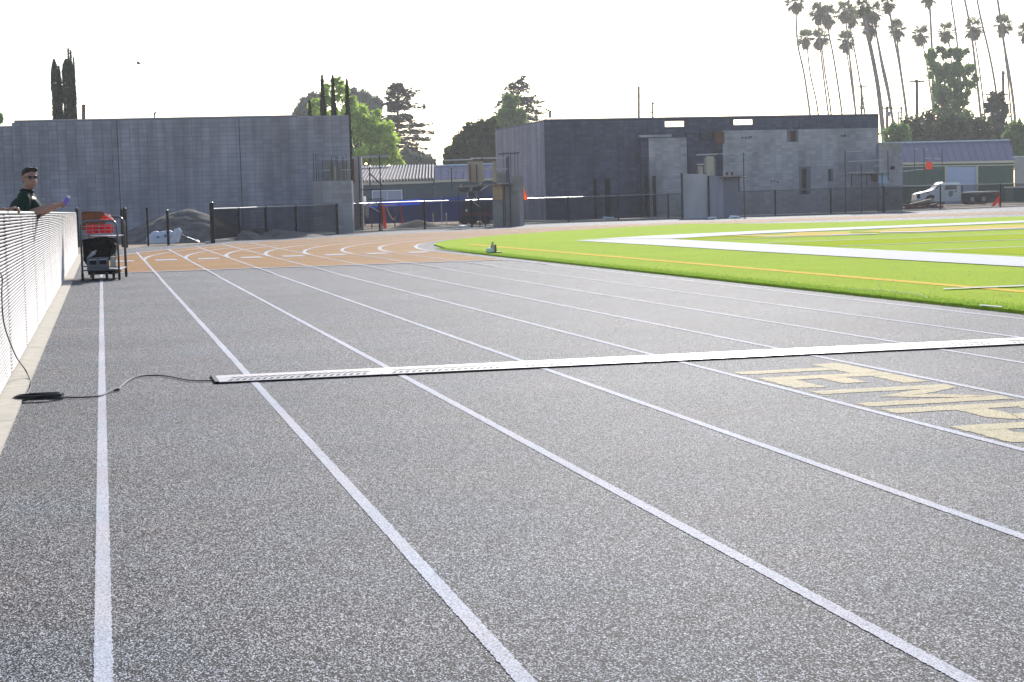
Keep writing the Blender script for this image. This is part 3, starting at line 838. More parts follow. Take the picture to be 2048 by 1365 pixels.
for k in range(70):
    a = k / 70 * 2 * math.pi * 6.2; rr_ = .17 + .02 * math.sin(k * .7)
    coil.append(Vector((cc.x + rr_ * .88 * math.cos(a), cc.y + (.10 + .02 * math.sin(k * .9)) * math.sin(a) + .0, .012 + .0085 * (k / 70 * 6.2) * .55)))
lead = [G(118, 793, .01), G(150, 795, .01), G(195, 793, .01), G(215, 785, .012), G(240, 775, .016), G(238, 779, .01), G(228, 781, .01), G(238, 777, .022), G(246, 770, .012), G(262, 758, .01), G(290, 752, .01), G(330, 752, .01), G(380, 761, .01), G(410, 762, .01), G(438, 761, .012)]
tail = [G(50, 800, .02), G(30, 797, .02), G(14, 803, .012), G(20, 808, .012), G(40, 804, .012), G(60, 799, .02)]
cb = thing("black_cable", cc, "thin black cable hanging on the slatted fence, coiled, running to the timing mat", "cable")
MB().tube(smooth_path(hang + gr, 6), .0052, 6).build("hanging_length", M_CABLE, cb)
MB().tube(smooth_path([gr[-1]] + coil, 3), .0052, 6).build("coil", M_CABLE, cb)
MB().tube(smooth_path([coil[-1]] + lead, 8), .0055, 6).build("lead", M_CABLE, cb)
MB().tube(smooth_path(tail, 6), .005, 6).build("loose_loops", M_CABLE, cb)

# ------------------------------------------------------------------ VOXEL-BLENDED FORMS (figures, sacks)
def limb(a, b, ra, rb_, n=12):
    """tapered capsule"""
    a, b = Vector(a), Vector(b); mb = MB()
    ax = (b - a); L_ = ax.length; ax.normalize()
    pts, rad = [], []
    for k in range(4, 0, -1):
        t = math.sin(k / 4 * math.pi / 2); pts.append(a - ax * ra * t); rad.append(max(ra * math.cos(k / 4 * math.pi / 2), .0008))
    for k in range(5):
        t = k / 4; pts.append(a + ax * L_ * t); rad.append(ra + (rb_ - ra) * t)
    for k in range(1, 5):
        t = math.sin(k / 4 * math.pi / 2); pts.append(b + ax * rb_ * t); rad.append(max(rb_ * math.cos(k / 4 * math.pi / 2), .0008))
    return mb.tube(pts, rad, n)
def blend(name, shapes, voxel, m, parent, smooth=3, cut=None, **kw):
    mb = MB()
    for s_ in shapes:
        o = len(mb.v); mb.v += s_.v; mb.f += [tuple(i + o for i in f) for f in s_.f]
    ob = mb.build(name, m, parent)
    md = ob.modifiers.new("r", 'REMESH'); md.mode = 'VOXEL'; md.voxel_size = voxel
    ms = ob.modifiers.new("s", 'SMOOTH'); ms.iterations = smooth; ms.factor = 0.5
    dg = bpy.context.evaluated_depsgraph_get()
    me = bpy.data.meshes.new_from_object(ob.evaluated_get(dg))
    ob.modifiers.clear(); ob.data = me
    me.polygons.foreach_set("use_smooth", [True] * len(me.polygons))
    for k, v in kw.items(): ob[k] = v
    return ob
M_SKIN = mat("skin", (0.42, 0.22, 0.16), 0.5, var=.08, scale=12, spec=.35)
M_SHIRT = mat("dark_green_knit", (0.004, 0.026, 0.015), 0.85, var=.1, scale=30)
M_HAIR = mat("dark_brown_hair", (0.04, 0.022, 0.014), 0.6, var=.3, scale=90)
M_PANTS = mat("khaki_cloth", (0.16, 0.13, 0.10), 0.9)
M_SHADES = mat("dark_lens", (0.01, 0.008, 0.008), 0.1, spec=.8)
M_PURPLE = mat("purple_plastic", (0.20, 0.14, 0.55), 0.35, spec=.5)

def person(label, origin, yaw, head_yaw, shirt, mode):
    """origin: feet on the ground; body faces +x after rotation by yaw; local frame: x forward, y left, z up"""
    root = thing("person", origin, label, "person")
    O = Vector(origin)
    Mz = Matrix.Rotation(yaw, 3, 'Z')
    lean = .20 if mode == 'forearms' else .1
    def W(x, y, z): return O + Mz @ Vector((x - lean * min(1, max(0, (1.34 - z) / .42)), y, z))
    def E(c, r, M=None):
        return MB().ell(W(*c), r, 16, 12, (Mz if M is None else Mz @ M))
    sh = []
    # torso, neck, head
    sh += [E((.0, 0, 1.02), (.135, .17, .14)), E((.02, 0, 1.16), (.15, .175, .17)), E((.0, 0, 1.32), (.135, .185, .15)), limb(W(-.02, -.13, 1.44), W(-.02, .13, 1.44), .065, .065)]
    sh += [limb(W(-.03, 0, 1.45), W(.0, 0, 1.56), .062, .058)]
    HC = Vector((.03, 0, 1.655)); Hm = Matrix.Rotation(head_yaw, 3, 'Z')
    def hp(x, y, z): q = HC + Hm @ Vector((x, y, z)); return (q.x, q.y, q.z)
    sh += [E(hp(-.01, 0, .035), (.097, .082, .088), Hm), E(hp(.018, 0, -.045), (.074, .070, .076), Hm), E(hp(.035, 0, -.085), (.04, .042, .032), Hm)]
    sh += [limb(W(*hp(.092, 0, .0)), W(*hp(.104, 0, -.032)), .008, .013), E(hp(.088, 0, -.068), (.010, .024, .008), Hm)]
    for s_ in (-1, 1): sh += [E(hp(-.005, .078 * s_, -.01), (.018, .008, .031), Hm), E(hp(.078, .03 * s_, .022), (.012, .026, .010), Hm)]
    # legs and shoes
    for s_ in (-1, 1):
        sh += [limb(W(-.01, .09 * s_, .95), W(.02, .10 * s_, .52), .088, .062), limb(W(.02, .10 * s_, .52), W(-.02, .10 * s_, .11), .058, .042)]
        sh += [limb(W(-.03, .10 * s_, .05), W(.14, .12 * s_, .04), .042, .034)]
    # arms
    arms = []
    if mode == "forearms":
        arms = [((-.01, -.19, 1.41), (.03, -.25, 1.23), (.30, -.11, 1.335)), ((-.01, .19, 1.41), (.08, .22, 1.24), (.33, .05, 1.35))]
    else:
        arms = [((-.01, -.19, 1.41), (-.02, -.26, 1.13), (.10, -.24, .90)), ((.0, .19, 1.41), (.06, .27, 1.19), (.30, .22, 1.275))]
    hands = []
    for sd_, (a, b, c) in zip((-1, 1), arms):
        sh += [limb(W(*a), W(*b), .060, .050), limb(W(*b), W(*c), .050, .033)]
        hands.append((sd_, Vector(b), Vector(c)))
    for sd_, b, c in hands:
        ax = (c - b).normalized(); side = ax.cross(Vector((0, 0, 1))).normalized(); dn = side.cross(ax).normalized()
        palm = c + ax * .05
        # orthonormal frame for palm
        P0_, P1_ = c + ax * .01, c + ax * .085
        for q in (-.028, -.009, .010, .028):
            sh.append(limb(W(*(P0_ + side * q * .6)), W(*(P1_ + side * q)), .015, .012, 8))
        lens = (.055, .068, .075, .066)
        for q, ln in zip((-.030, -.010, .010, .029), lens):
            k0 = P1_ + side * q; k1 = k0 + ax * ln * .45 - Vector((0, 0, 1)) * ln * .22; k2 = k1 + ax * ln * .22 - Vector((0, 0, 1)) * ln * .38; k3 = k2 - ax * ln * .05 - Vector((0, 0, 1)) * ln * .3
            sh += [limb(W(*k0), W(*k1), .0092, .0088, 8), limb(W(*k1), W(*k2), .0088, .0080, 8), limb(W(*k2), W(*k3), .008, .0068, 8)]
        th0 = c + ax * .03 + side * (.028 * sd_); th1 = th0 + ax * .03 + side * (.022 * sd_); th2 = th1 + ax * .03 - Vector((0, 0, .006))
        sh += [limb(W(*th0), W(*th1), .013, .011, 8), limb(W(*th1), W(*th2), .011, .0085, 8)]
    blend("body", sh, .0062, M_SKIN, root, 2)
    # polo shirt with short sleeves, collar
    st = [E((.0, 0, .98), (.155, .185, .10)), E((.0, 0, 1.14), (.19, .20, .19)), E((-.015, 0, 1.30), (.185, .205, .165)), limb(W(-.02, -.14, 1.435), W(-.02, .14, 1.435), .078, .078), limb(W(-.025, 0, 1.44), W(-.012, 0, 1.50), .078, .072)]
    for (a, b, c) in arms:
        a, b = Vector(a), Vector(b); st.append(limb(W(*a), W(*(a.lerp(b, .78))), .075, .070))
    blend("polo_shirt", st, .009, shirt, root, 3)
    col = MB(); ring = []
    for k in range(25):
        a = k / 24 * 2 * math.pi; ring.append((a, W(-.008 + .078 * math.cos(a), .073 * math.sin(a), 1.512 + .01 * math.cos(a) * -1)))
    col.tube([p for _, p in ring], .010, 6); col.build("collar", mat("black_collar", (0.01, 0.012, 0.012), .8), root)
    pt = [E((-.0, 0, .93), (.145, .175, .10))]
    for s_ in (-1, 1):
        pt += [limb(W(-.01, .09 * s_, .93), W(.02, .10 * s_, .52), .105, .08), limb(W(.02, .10 * s_, .52), W(-.02, .10 * s_, .12), .08, .066)]
    blend("trousers", pt, .011, M_PANTS, root, 3)
    for s_ in (-1, 1):
        blend("shoe", [limb(W(-.035, .10 * s_, .052), W(.15, .12 * s_, .045), .05, .042), E((.05, .11 * s_, .02), (.13, .05, .02))], .008, M_RUBBER, root, 2)
    hr = [E(hp(-.022, 0, .055), (.096, .088, .078), Hm), E(hp(-.055, 0, .0), (.055, .074, .075), Hm), limb(W(*hp(.055, -.045, .095)), W(*hp(.055, .045, .095)), .028, .028)]
    blend("hair", hr, .006, M_HAIR, root, 1)
    for s_ in (-1, 1):
        E(hp(.098, .032 * s_, .012), (.008, .027, .017), Hm).build("sunglass_lens", M_SHADES, root, smooth=True)
        MB().tube([W(*hp(.094, .058 * s_, .016)), W(*hp(.0, .083 * s_, .014))], .003, 5).build("sunglass_arm", M_SHADES, root)
    MB().tube([W(*hp(.104, -.008, .016)), W(*hp(.104, .008, .016))], .003, 5).build("sunglass_bridge", M_SHADES, root)
    # white buttons of a placket
    for k in range(3):
        E((.166 - .004 * k, 0, 1.42 - .06 * k), (.006, .006, .006)).build("button", M_WHITE, root)
    return root, W, hands
pb = base(68.5, 20.45)
pr, Wm, hn = person("man in dark green polo shirt and sunglasses leaning over the white slatted fence", (pb.x, pb.y, 0), R(-10), R(-58), M_SHIRT, "forearms")
hc = Wm(.43, -.03, 1.385)
bt = thing("purple_bottle", hc, "small purple and white bottle held in the hand of the man in green", "bottle")
up_ = Vector((.5, .1, .8)).normalized()
MB().tube([hc - up_ * .055, hc + up_ * .03, hc + up_ * .045], [.026, .026, .018], 12).build("bottle_body", M_PURPLE, bt)
MB().tube([hc + up_ * .0452, hc + up_ * .072], .019, 12).build("bottle_cap", M_WHITE, bt)
# second man, only the hand shows at the left edge
p2 = base(-42, 14.2)
person("man mostly outside the left edge with one hand resting on the slatted fence", (p2.x, p2.y, 0), R(12), R(0), mat("grey_shirt", (0.2, 0.2, 0.22), .9), "hand")

# ------------------------------------------------------------------ ITEM CART BY THE FENCE
ca = thing("equipment_cart", (0.03, 34.6, 0), "tall tubular grey cart loaded with red and black gear beside the slatted fence", "cart")
M_TUBE = mat("cart_tube", (0.16, 0.16, 0.18), 0.3, metal=.6)
fl, fr_, bl, br = Vector((-.335, 33.95, 0)), Vector((.325, 33.75, 0)), Vector((-.19, 35.6, 0)), Vector((.47, 35.35, 0))
def hoop(a, b, h, name, r_=.019):
    d = (b - a).normalized(); R_ = .13; pts = [a + Vector((0, 0, .12))]
    pts.append(a + Vector((0, 0, h - R_)))
    for k in range(1, 7):
        t = k / 6 * math.pi / 2; pts.append(a + d * (R_ - R_ * math.cos(t)) + Vector((0, 0, h - R_ + R_ * math.sin(t))))
    for k in range(0, 7):
        t = k / 6 * math.pi / 2; pts.append(b - d * (R_ - R_ * math.sin(t)) + Vector((0, 0, h - R_ + R_ * math.cos(t))))
    pts.append(b + Vector((0, 0, .12)))
    return MB().tube(pts, r_, 8).build(name, M_TUBE, ca, smooth=True)
hoop(fl, fr_, 1.10, "front_handle"); hoop(bl, br, 1.155, "rear_handle", .024)
for a, b_ in ((fl, bl), (fr_, br), (fl, fr_), (bl, br)):
    MB().tube([a + Vector((0, 0, .19)), b_ + Vector((0, 0, .19))], .014, 6).build("base_rail", M_TUBE, ca)
MB().tube([fl + Vector((0, 0, .27)), fr_ + Vector((0, 0, .24))], .012, 6).build("cross_bar", M_STEEL, ca)
q = (fl + fr_ + bl + br) / 4
M_DARKP = mat("dark_panel", (0.006, 0.007, 0.009), .8, spec=.1)
MB().box((q.x - .07, q.y, .56), (.50, 1.2, .40), -.1).build("back_panel", M_DARKP, ca)
MB().box((q.x, q.y - .1, .14), (.5, 1.1, .07), -.1).build("under_frame", M_DARKP, ca)
MB().poly([tuple(fl)[:2], tuple(fr_)[:2], tuple(br)[:2], tuple(bl)[:2]], z=.18, z1=.20).build("base_shelf", M_STEEL, ca)
MB().poly([tuple(fl + Vector((.02, .02, 0)))[:2], tuple(fr_ + Vector((-.02, .02, 0)))[:2], tuple(br)[:2], tuple(bl)[:2]], z=.80, z1=.815).build("upper_shelf", M_STEEL, ca)
for k in range(7):
    t = k / 6; p = fl.lerp(fr_, t)
    MB().tube([p + Vector((0, 0, .82)), p + Vector((0, 0, 1.04))], .005, 5).build("basket_wire", M_STEEL, ca)
for z in (.86, .93, 1.0):
    MB().tube([fl + Vector((0, 0, z)), fr_ + Vector((0, 0, z))], .005, 5).build("basket_wire", M_GALV, ca)
for i, p in enumerate((fl, fr_, bl, br, fl.lerp(fr_, .28) + Vector((0, .1, 0)), fl.lerp(fr_, .66) + Vector((0, .15, 0)), fl.lerp(fr_, .88) + Vector((-.02, .25, 0)))):
    c = p + Vector((0, 0, .075))
    MB().tube([c + Vector((-.022, 0, 0)), c + Vector((.022, 0, 0))], .075, 14).build("castor_wheel", M_RUBBER, ca)
    MB().box((c.x, c.y, .125), (.05, .07, .03)).box((c.x - .024, c.y, .09), (.004, .04, .07)).box((c.x + .024, c.y, .09), (.004, .04, .07)).build("castor_fork", M_GALV, ca)
def sack(name, c, r, label, cat, m, n=7, voxel=.012, sd=1, extra=()):
    rr = random.Random(sd); sh = [MB().ell(c, r, 14, 10)]
    for k in range(n):
        sh.append(MB().ell((c[0] + rr.uniform(-.7, .7) * r[0], c[1] + rr.uniform(-.6, .6) * r[1], c[2] + rr.uniform(-.5, .6) * r[2]), [q * rr.uniform(.3, .5) for q in r], 10, 8))
    sh += list(extra)
    t = thing(name, (c[0], c[1], c[2] - r[2]), label, cat)
    blend("fabric", sh, voxel, m, t, 2)
    return t
for i, cx in enumerate((-.12, .13)):
    t = thing("red_crate", (cx, 34.0, .87), ("left" if i == 0 else "right") + " of the two bright red boxes in the wire basket of the cart", "box", "red boxes in the cart basket")
    MB().extrude([(cx - .121, 33.93, .89), (cx - .105, 33.93, .87), (cx + .105, 33.93, .87), (cx + .121, 33.93, .89), (cx + .121, 33.93, 1.0), (cx + .1, 33.93, 1.025), (cx - .1, 33.93, 1.025), (cx - .121, 33.93, 1.0)], (0, .4, 0)).build("shell", M_RED, t)
    for k in range(5):
        MB().box((cx - .085 + k * .042, 33.925, .95), (.008, .012, .11)).build("rib", mat("dark_red", (0.3, 0.005, 0.01), .5), t)
M_BAG = mat("black_bag", (0.006, 0.007, 0.009), 0.8, spec=.1, var=.2, scale=12)
sack("black_bag", (.03, 34.35, .60), (.29, .38, .21), "large black cloth bag filling the middle of the cart", "bag", M_BAG, sd=4)
sack("black_bag", (-.2, 34.2, .40), (.10, .25, .14), "smaller black bag low on the fence side of the cart", "bag", M_BAG, sd=9)
t = thing("grey_crate", (-.03, 34.0, .205), "grey plastic crate with two hand holes on the bottom shelf of the cart", "crate")
M_GREYP = mat("grey_plastic", (0.16, 0.17, 0.20), 0.45)
MB().box((-.05, 34.15, .315), (.40, .5, .22)).build("tub", M_GREYP, t)
for cx in (-.14, .04):
    MB().box((cx, 33.893, .335), (.12, .012, .075)).build("hand_hole", MATS["dark_opening"], t)
    MB().box((cx, 33.888, .385), (.14, .016, .02)).build("hand_hole_rim", mat("pale_grey_plastic", (0.45, 0.48, 0.5), .4), t)
t = thing("beige_carton", (.22, 34.0, .205), "small beige carton standing beside the grey crate on the cart", "box")
MB().box((.225, 34.05, .33), (.10, .30, .20)).build("carton", mat("beige_card", (0.55, 0.50, 0.42), .7, var=.1, scale=20), t)
t = thing("cable_bundle", (-.2, 33.9, .5), "white looped cable bundle strapped to the fence side of the cart", "cable")
for k in range(4):
    z0 = .42 + k * .008
    MB().tube(smooth_path([(-.24 + k * .025, 33.88, z0), (-.19 + k * .025, 33.86, z0 + .06), (-.15 + k * .02, 33.87, z0 + .11), (-.13 + k * .02, 33.89, z0 + .10), (-.17 + k * .022, 33.9, z0 + .03)], 4), .005, 5).build("loop", M_WHITE, t)
t = thing("brown_carton", (-.05, 35.2, .85), "open brown cardboard box on top of the cart at its rear", "box")
MB().box((-.10, 35.35, 1.08), (.44, .5, .34)).build("carton", mat("brown_card", (0.22, 0.09, 0.04), .8, var=.2, scale=8), t)
MB().add([(-.32, 35.09, 1.251), (.10, 35.09, 1.251), (.08, 34.96, 1.275), (-.30, 34.98, 1.28)], [(0, 1, 2, 3)]).build("flap", MATS["brown_card"], t)
MB().add([(.121, 35.1, 1.251), (.121, 35.6, 1.251), (.20, 35.58, 1.29), (.19, 35.12, 1.28)], [(0, 1, 2, 3)]).build("flap", MATS["brown_card"], t)
t = thing("orange_vest", (.12, 34.3, 1.1), "crumpled orange safety vest lying on top of the cart load", "vest")
n_ = 14; V = []; Fc = []
for i in range(n_):
    for j in range(n_):
        u, v = i / (n_ - 1), j / (n_ - 1)
        V.append((.03 + .24 * u, 34.1 + .3 * v, 1.08 + .14 * math.exp(-((u - .5) ** 2 + (v - .5) ** 2) * 5) + random.uniform(-.02, .025)))
Fc = [(i * n_ + j, (i + 1) * n_ + j, (i + 1) * n_ + j + 1, i * n_ + j + 1) for i in range(n_ - 1) for j in range(n_ - 1)]
MB().add(V, Fc).build("cloth", M_ORANGE, t)
MB().add([(.10, 34.08, 1.225), (.13, 34.08, 1.235), (.24, 34.12, 1.15), (.21, 34.1, 1.14)], [(0, 1, 2, 3)]).build("reflective_band", M_WHITE, t)

# ------------------------------------------------------------------ DIRT PILE, SACK, CLUTTER BEHIND THE FENCE
def mound(name, cx, cy, rx, ry, h, label, m, n=60, sd=3, cat="mound", ridge=.09):
    rr = np.random.default_rng(sd); V = []; Fc = []
    gx = rr.normal(0, 1, (n, n)); 
    for k in range(3): gx = (gx + np.roll(gx, 1, 0) + np.roll(gx, 1, 1) + np.roll(gx, -1, 0) + np.roll(gx, -1, 1)) / 5
    for i in range(n):
        for j in range(n):
            u, v = i / (n - 1) * 2 - 1, j / (n - 1) * 2 - 1
            r_ = math.hypot(u, v)
            z = h * max(0, 1 - r_ ** 1.25) + gx[i, j] * h * ridge * max(0, 1 - r_)
            V.append((cx + u * rx, cy + v * ry, max(z, 0) - .02))
    Fc = [(i * n + j, (i + 1) * n + j, (i + 1) * n + j + 1, i * n + j + 1) for i in range(n - 1) for j in range(n - 1)]
    o = MB().add(V, Fc).build(name, m, None, smooth=True)
    tag(o, label, cat, kind=None)
    return o
M_SOIL = mat("grey_brown_soil", (0.11, 0.095, 0.09), 0.95, col2=(0.21, 0.18, 0.16), scale=3, bump=1.0, bscale=9, blotch=.3, bl_scale=1.2)
q = base(365, 72); mound("dirt_pile", q.x + .2, q.y + 1, 3.4, 2.8, 1.34, "tall grey dirt pile against the left block building behind the white sack", M_SOIL)
q = base(520, 76); mound("dirt_pile", q.x, q.y, 3.0, 2.2, .45, "lower brown dirt pile behind the first fence bays on the left", M_SOIL, sd=8)
q = base(835, 92); mound("dirt_pile", q.x, q.y, 1.6, 1.4, .48, "small dark dirt heap behind the fence between the two buildings", M_SOIL, sd=12)
q = base(1925, 128)
q0 = base(330, 67.3)
t = thing("white_sack", q0, "large white bulk sack lying behind the two thin black posts", "sack")
c = q0 + Vector((.02, 0, .27))
M_SACK = mat("white_woven_sack", (0.62, 0.63, 0.72), 0.6, var=.06, scale=6)
blend("sack_body", [MB().box(c + Vector((-.12, 0, -.06)), (.9, .5, .36), .1), MB().ell(c + Vector((-.35, 0, .05)), (.22, .26, .2), 14, 10), MB().ell(c + Vector((.12, -.05, .10)), (.22, .26, .17), 14, 10), MB().box(c + Vector((.42, 0, .04)), (.3, .4, .46), .3, Matrix.Rotation(.35, 3, "Y")), MB().ell(c + Vector((.5, -.1, .2)), (.10, .12, .15), 12, 8), MB().ell(c + Vector((-.1, -.12, .12)), (.16, .15, .12), 12, 8)], .03, M_SACK, t, 2)
MB().tube(smooth_path([c + Vector((-.58, -.1, .12)), c + Vector((-.68, -.12, .0)), c + Vector((-.66, -.1, -.18)), c + Vector((-.55, -.08, -.2))], 5), .02, 6).build("strap", M_SACK, t)
mb = MB(); V = []
nn_ = 10
for i in range(nn_):
    for j in range(6):
        u, v = i / (nn_ - 1), j / 5
        V.append(c + Vector((.48 + .80 * u, -.12 + .3 * v, (.22 - .46 * u ** .8) * (1 - .3 * v) + random.uniform(-.02, .02))))
mb.add(V, [(i * 6 + j, (i + 1) * 6 + j, (i + 1) * 6 + j + 1, i * 6 + j + 1) for i in range(nn_ - 1) for j in range(5)])
mb.build("loose_skirt", M_SACK, t)
M_BLUEP = mat("blue_print", (0.05, 0.18, 0.55), .6)
MB().box(c + Vector((.02, -.285, .06)), (.14, .02, .10)).build("blue_print_patch", M_BLUEP, t)
MB().box(c + Vector((-.28, -.30, .02)), (.10, .02, .07)).build("blue_print_patch", M_BLUEP, t)

# masonry pier and formwork left of the gap
def px_box(root, d, x0, x1, y0, y1, m, name, th=.5, grounded=False, tilt=0):
    ym = (y0 + min(y1, y0 + 60)) / 2
    a, b_ = under(x0, ym, d), under(x1, ym, d)
    return MB().slab(a, b_, 0 if grounded else hz(x0, y1, d), hz(x0, y0, d), th, 0 if grounded else hz(x1, y1, d), hz(x1, y0, d)).build(name, m, root)
t = thing("block_pier", base(665, 82.5), "broad grey block pier in front of the right end of the left building", "pier")
A, B = under(626, 400, 82.4), under(704, 400, 82.4)
block_wall(t, A, B, hz(665, 363, 82.4), M_CMUL, 0, name="pier_core", th=.9)
M_BAR = mat("rebar_steel", (0.05, 0.035, 0.035), 0.7)
t = thing("rebar_cage", base(665, 82.8), "cage of thin rebar standing out of the top of the broad grey pier", "rebar")
for i, x in enumerate((632, 637, 641, 650, 668, 677, 679.5, 690, 692.5, 697.5)):
    P = base(x, 82.8 + .5 * (i % 2)); zb = hz(x, 363, 82.8) ; zt = hz(x, 307 + (i * 37) % 9, 82.8)
    MB().tube([(P.x, P.y, zb - .1), (P.x, P.y, zt)], .014, 5).build("rebar", M_BAR, t)
for (x0, x1, y) in ((642, 698, 319), (645, 660, 341), (683, 699, 340)):
    MB().tube([D(x0, y, 82.6), D(x1, y, 82.6)], .022, 6).build("pale_rail", M_GALV, t)
t = thing("formwork_board", base(668, 83), "stained plywood boards standing inside the rebar cage", "board")
px_box(t, 83.4, 648, 666, 322, 363, M_PLYD, "board", .05); px_box(t, 83.3, 668, 676, 333, 363, M_PLY, "board", .05); px_box(t, 83.5, 678, 699, 324, 363, M_PLYD, "board", .05)
t = thing("concrete_pier", base(713, 86), "slim tall concrete pier beside the right end of the left building", "pier")
px_box(t, 86, 704.5, 723, 313, 460, M_CMUL, "shaft", .6, True)
px_box(t, 85.9, 704.5, 708, 318, 367, M_BRN, "edge_board", .05)

M_SCAF = mat("scaffold_dark_steel", (0.03, 0.035, 0.05), 0.5)
def scaffold(label, d, posts, rails, decks=(), dd=1.3, r_=.03, dark=M_SCAF, cat="scaffold", group=None):
    t = thing("scaffold", base(posts[0][0], d), label, cat, group)
    for (x, y0, y1) in posts:
        for k in (0, dd):
            P = base(x, d + k); zb = 0 if y1 is None else max(0, hz(x, y1, d)); zt = hz(x, y0, d)
            MB().tube([(P.x, P.y, zb), (P.x, P.y, zt)], r_, 6).build("standard", dark, t)
    for q in rails:
        x0, y0, x1, y1 = q[:4]; m = q[4] if len(q) > 4 else M_GALV
        for k in (0, dd):
            off = base(x0, d + k) - base(x0, d)
            MB().tube([D(x0, y0, d - .04) + off, D(x1, y1, d - .04) + off], r_ * .8, 6).build("ledger", m, t)
    for (x0, y0, x1, y1) in decks:
        a, b_ = D(x0, y0, d), D(x1, y1, d)
        nb_ = 5
        for k in range(nb_):
            o = Vector((0.2, 1, 0)) * dd * k / nb_
            MB().slab(Vector((a.x, a.y, 0)) + o, Vector((b_.x, b_.y, 0)) + o, a.z - .05, a.z, dd / nb_ - .02, b_.z - .05, b_.z).build("plank", M_PLYD, t)
        nj = max(2, int(abs(x1 - x0) / 10))
        for k in range(nj + 1):
            P = a.lerp(b_, k / nj)
            MB().tube([P - Vector((0, 0, .1)), P + Vector((.2 * dd, dd, -.1))], .03, 5).build("transom", dark, t)
    return t
scaffold("tall dark scaffold tower beside the slim concrete pier", 86, [(722, 313, 455), (764, 311, None), (743, 335, 372)], [(722, 313.5, 777, 311.5), (722, 337.5, 778, 335), (738, 345, 766, 372, M_SCAF), (722, 380, 764, 379, M_SCAF), (737, 399, 766, 398, M_SCAF), (738, 412, 758, 424, M_GALV)], dd=1.6)
scaffold("long scaffold platform with dark deck between the buildings", 92, [(906, 336, 376), (919.5, 374, None), (960, 368, None), (971, 400, None), (967.5, 316, 372), (1008, 368, None), (1022, 366, None)],
         [(885, 320.5, 946, 318.5), (941, 316.5, 1013, 315.5), (888, 339.5, 934, 341), (945, 337.5, 981, 337), (992, 337.5, 1015, 337.5)], decks=[(906, 374, 1024, 366.5)])
t = thing("plywood_panel", D(951, 365, 91.5), "stained pale plywood panel with dark drips standing on the scaffold deck", "board")
px_box(t, 91.6, 935, 967, 323.5, 365, M_PLY, "sheet", .06)
for x in (939, 952): px_box(t, 91.5, x, x + 3, 330, 365, mat("red_brown_stain", (0.2, 0.09, 0.09), .8), "stain_batten", .05)
t = thing("plywood_panel", D(988, 365, 91.5), "narrow plywood panel on the scaffold deck next to the right building", "board")
px_box(t, 91.6, 985, 992, 323, 365, M_PLY, "sheet", .06)
px_box(t, 92.2, 992, 1020, 345, 366, M_PLYD, "sheet", .06)
px_box(t, 92.0, 1012, 1019, 314, 366, mat("dark_blue_grey_board", (0.1, 0.1, 0.15), .8), "sheet", .06)
t = thing("formwork_pier", base(1015, 91), "plywood-clad pier with tan upper board behind the fence between the buildings", "pier")
px_box(t, 92.4, 985, 1045, 368, 455, M_PLYD, "core", .8, True)
px_box(t, 92.3, 985, 1008, 368, 400, mat("tan_board", (0.50, 0.34, 0.18), .8, var=.1, scale=2), "board", .05)
px_box(t, 92.1, 1024, 1047, 353, 383, M_PLYD, "board", .08)
px_box(t, 92.05, 1039, 1047, 384, 450, M_CMUL, "board", .08, True)
px_box(t, 92.25, 1009, 1010.5, 368, 452, M_SCAF, "clamp", .06); px_box(t, 92.25, 1020, 1022, 372, 445, M_SCAF, "clamp", .06)
t = thing("rebar_cage", base(1015, 95), "thin rebar cage standing before the left face of the right building", "rebar")
for i, x in enumerate((995, 1011, 1020, 1024.5, 1033, 1039)):
    P = base(x, 96 + .5 * (i % 2)); MB().tube([(P.x, P.y, 2.0), (P.x, P.y, hz(x, 304, 96))], .015, 5).build("rebar", M_BAR, t)
MB().tube([D(996, 309, 95.9), D(1039, 306, 95.9)], .03, 5).build("tie_bar", M_BAR, t)
q = D(1052, 388, 97)
t = thing("orange_tarp", base(1052, 97), "folded red-orange tarpaulin hanging beside the plywood pier", "tarpaulin")
a = base(1048, 97); 
MB().add([(a.x, a.y, hz(1048, 400, 97)), (a.x + .25, a.y - .03, hz(1056, 400, 97)), (a.x + .17, a.y + .03, hz(1052, 388, 97)), (a.x + .03, a.y, hz(1049, 375, 97)), (a.x + .12, a.y - .1, hz(1050, 385, 97))], [(0, 4, 3), (0, 1, 4), (1, 2, 4), (4, 2, 3)]).build("cloth", M_ORANGE, t)
MB().tube([(a.x, a.y, 0), (a.x, a.y, hz(1048, 374, 97))], .03, 6).build("stake", M_WOOD, t)

# middle piers and scaffold in front of the right building
t = thing("concrete_pier", base(1390, 103), "light concrete pier box standing before the dark building centre", "pier")
px_box(t, 103.5, 1366, 1416, 348.5, 437, M_CMUL, "shaft", .9, True)
px_box(t, 103.4, 1362.5, 1366, 347, 437, M_SCAF, "form_edge", .3, True)
px_box(t, 103.4, 1416, 1419, 353, 430, MATS["dark_opening"], "gap_board", .3, True)
t = thing("concrete_pier", base(1440, 104), "darker pier with sagging rim to the right of the light pier", "pier")
px_box(t, 104, 1419, 1447, 353, 435, M_CMU, "shaft", .9, True)
px_box(t, 104.2, 1447, 1480, 353, 435, mat("mauve_grey_render", (0.22, 0.21, 0.25), .9, var=.1, scale=1), "shaft", .8, True)
t = thing("yellow_board", D(1420, 352, 104), "upright yellowish plywood board standing on the central pier", "board")
px_box(t, 104.2, 1413, 1428, 313, 352, mat("yellowish_ply", (0.55, 0.50, 0.38), .8, var=.08, scale=2), "sheet", .06)
px_box(t, 104.1, 1408.5, 1412.5, 316, 346, M_PLYD, "edge_strip", .08); px_box(t, 104.1, 1428, 1431, 318, 352, M_PLYD, "edge_strip", .08)
px_box(t, 104.1, 1397, 1406, 333, 349, M_PLY, "offcut", .3)
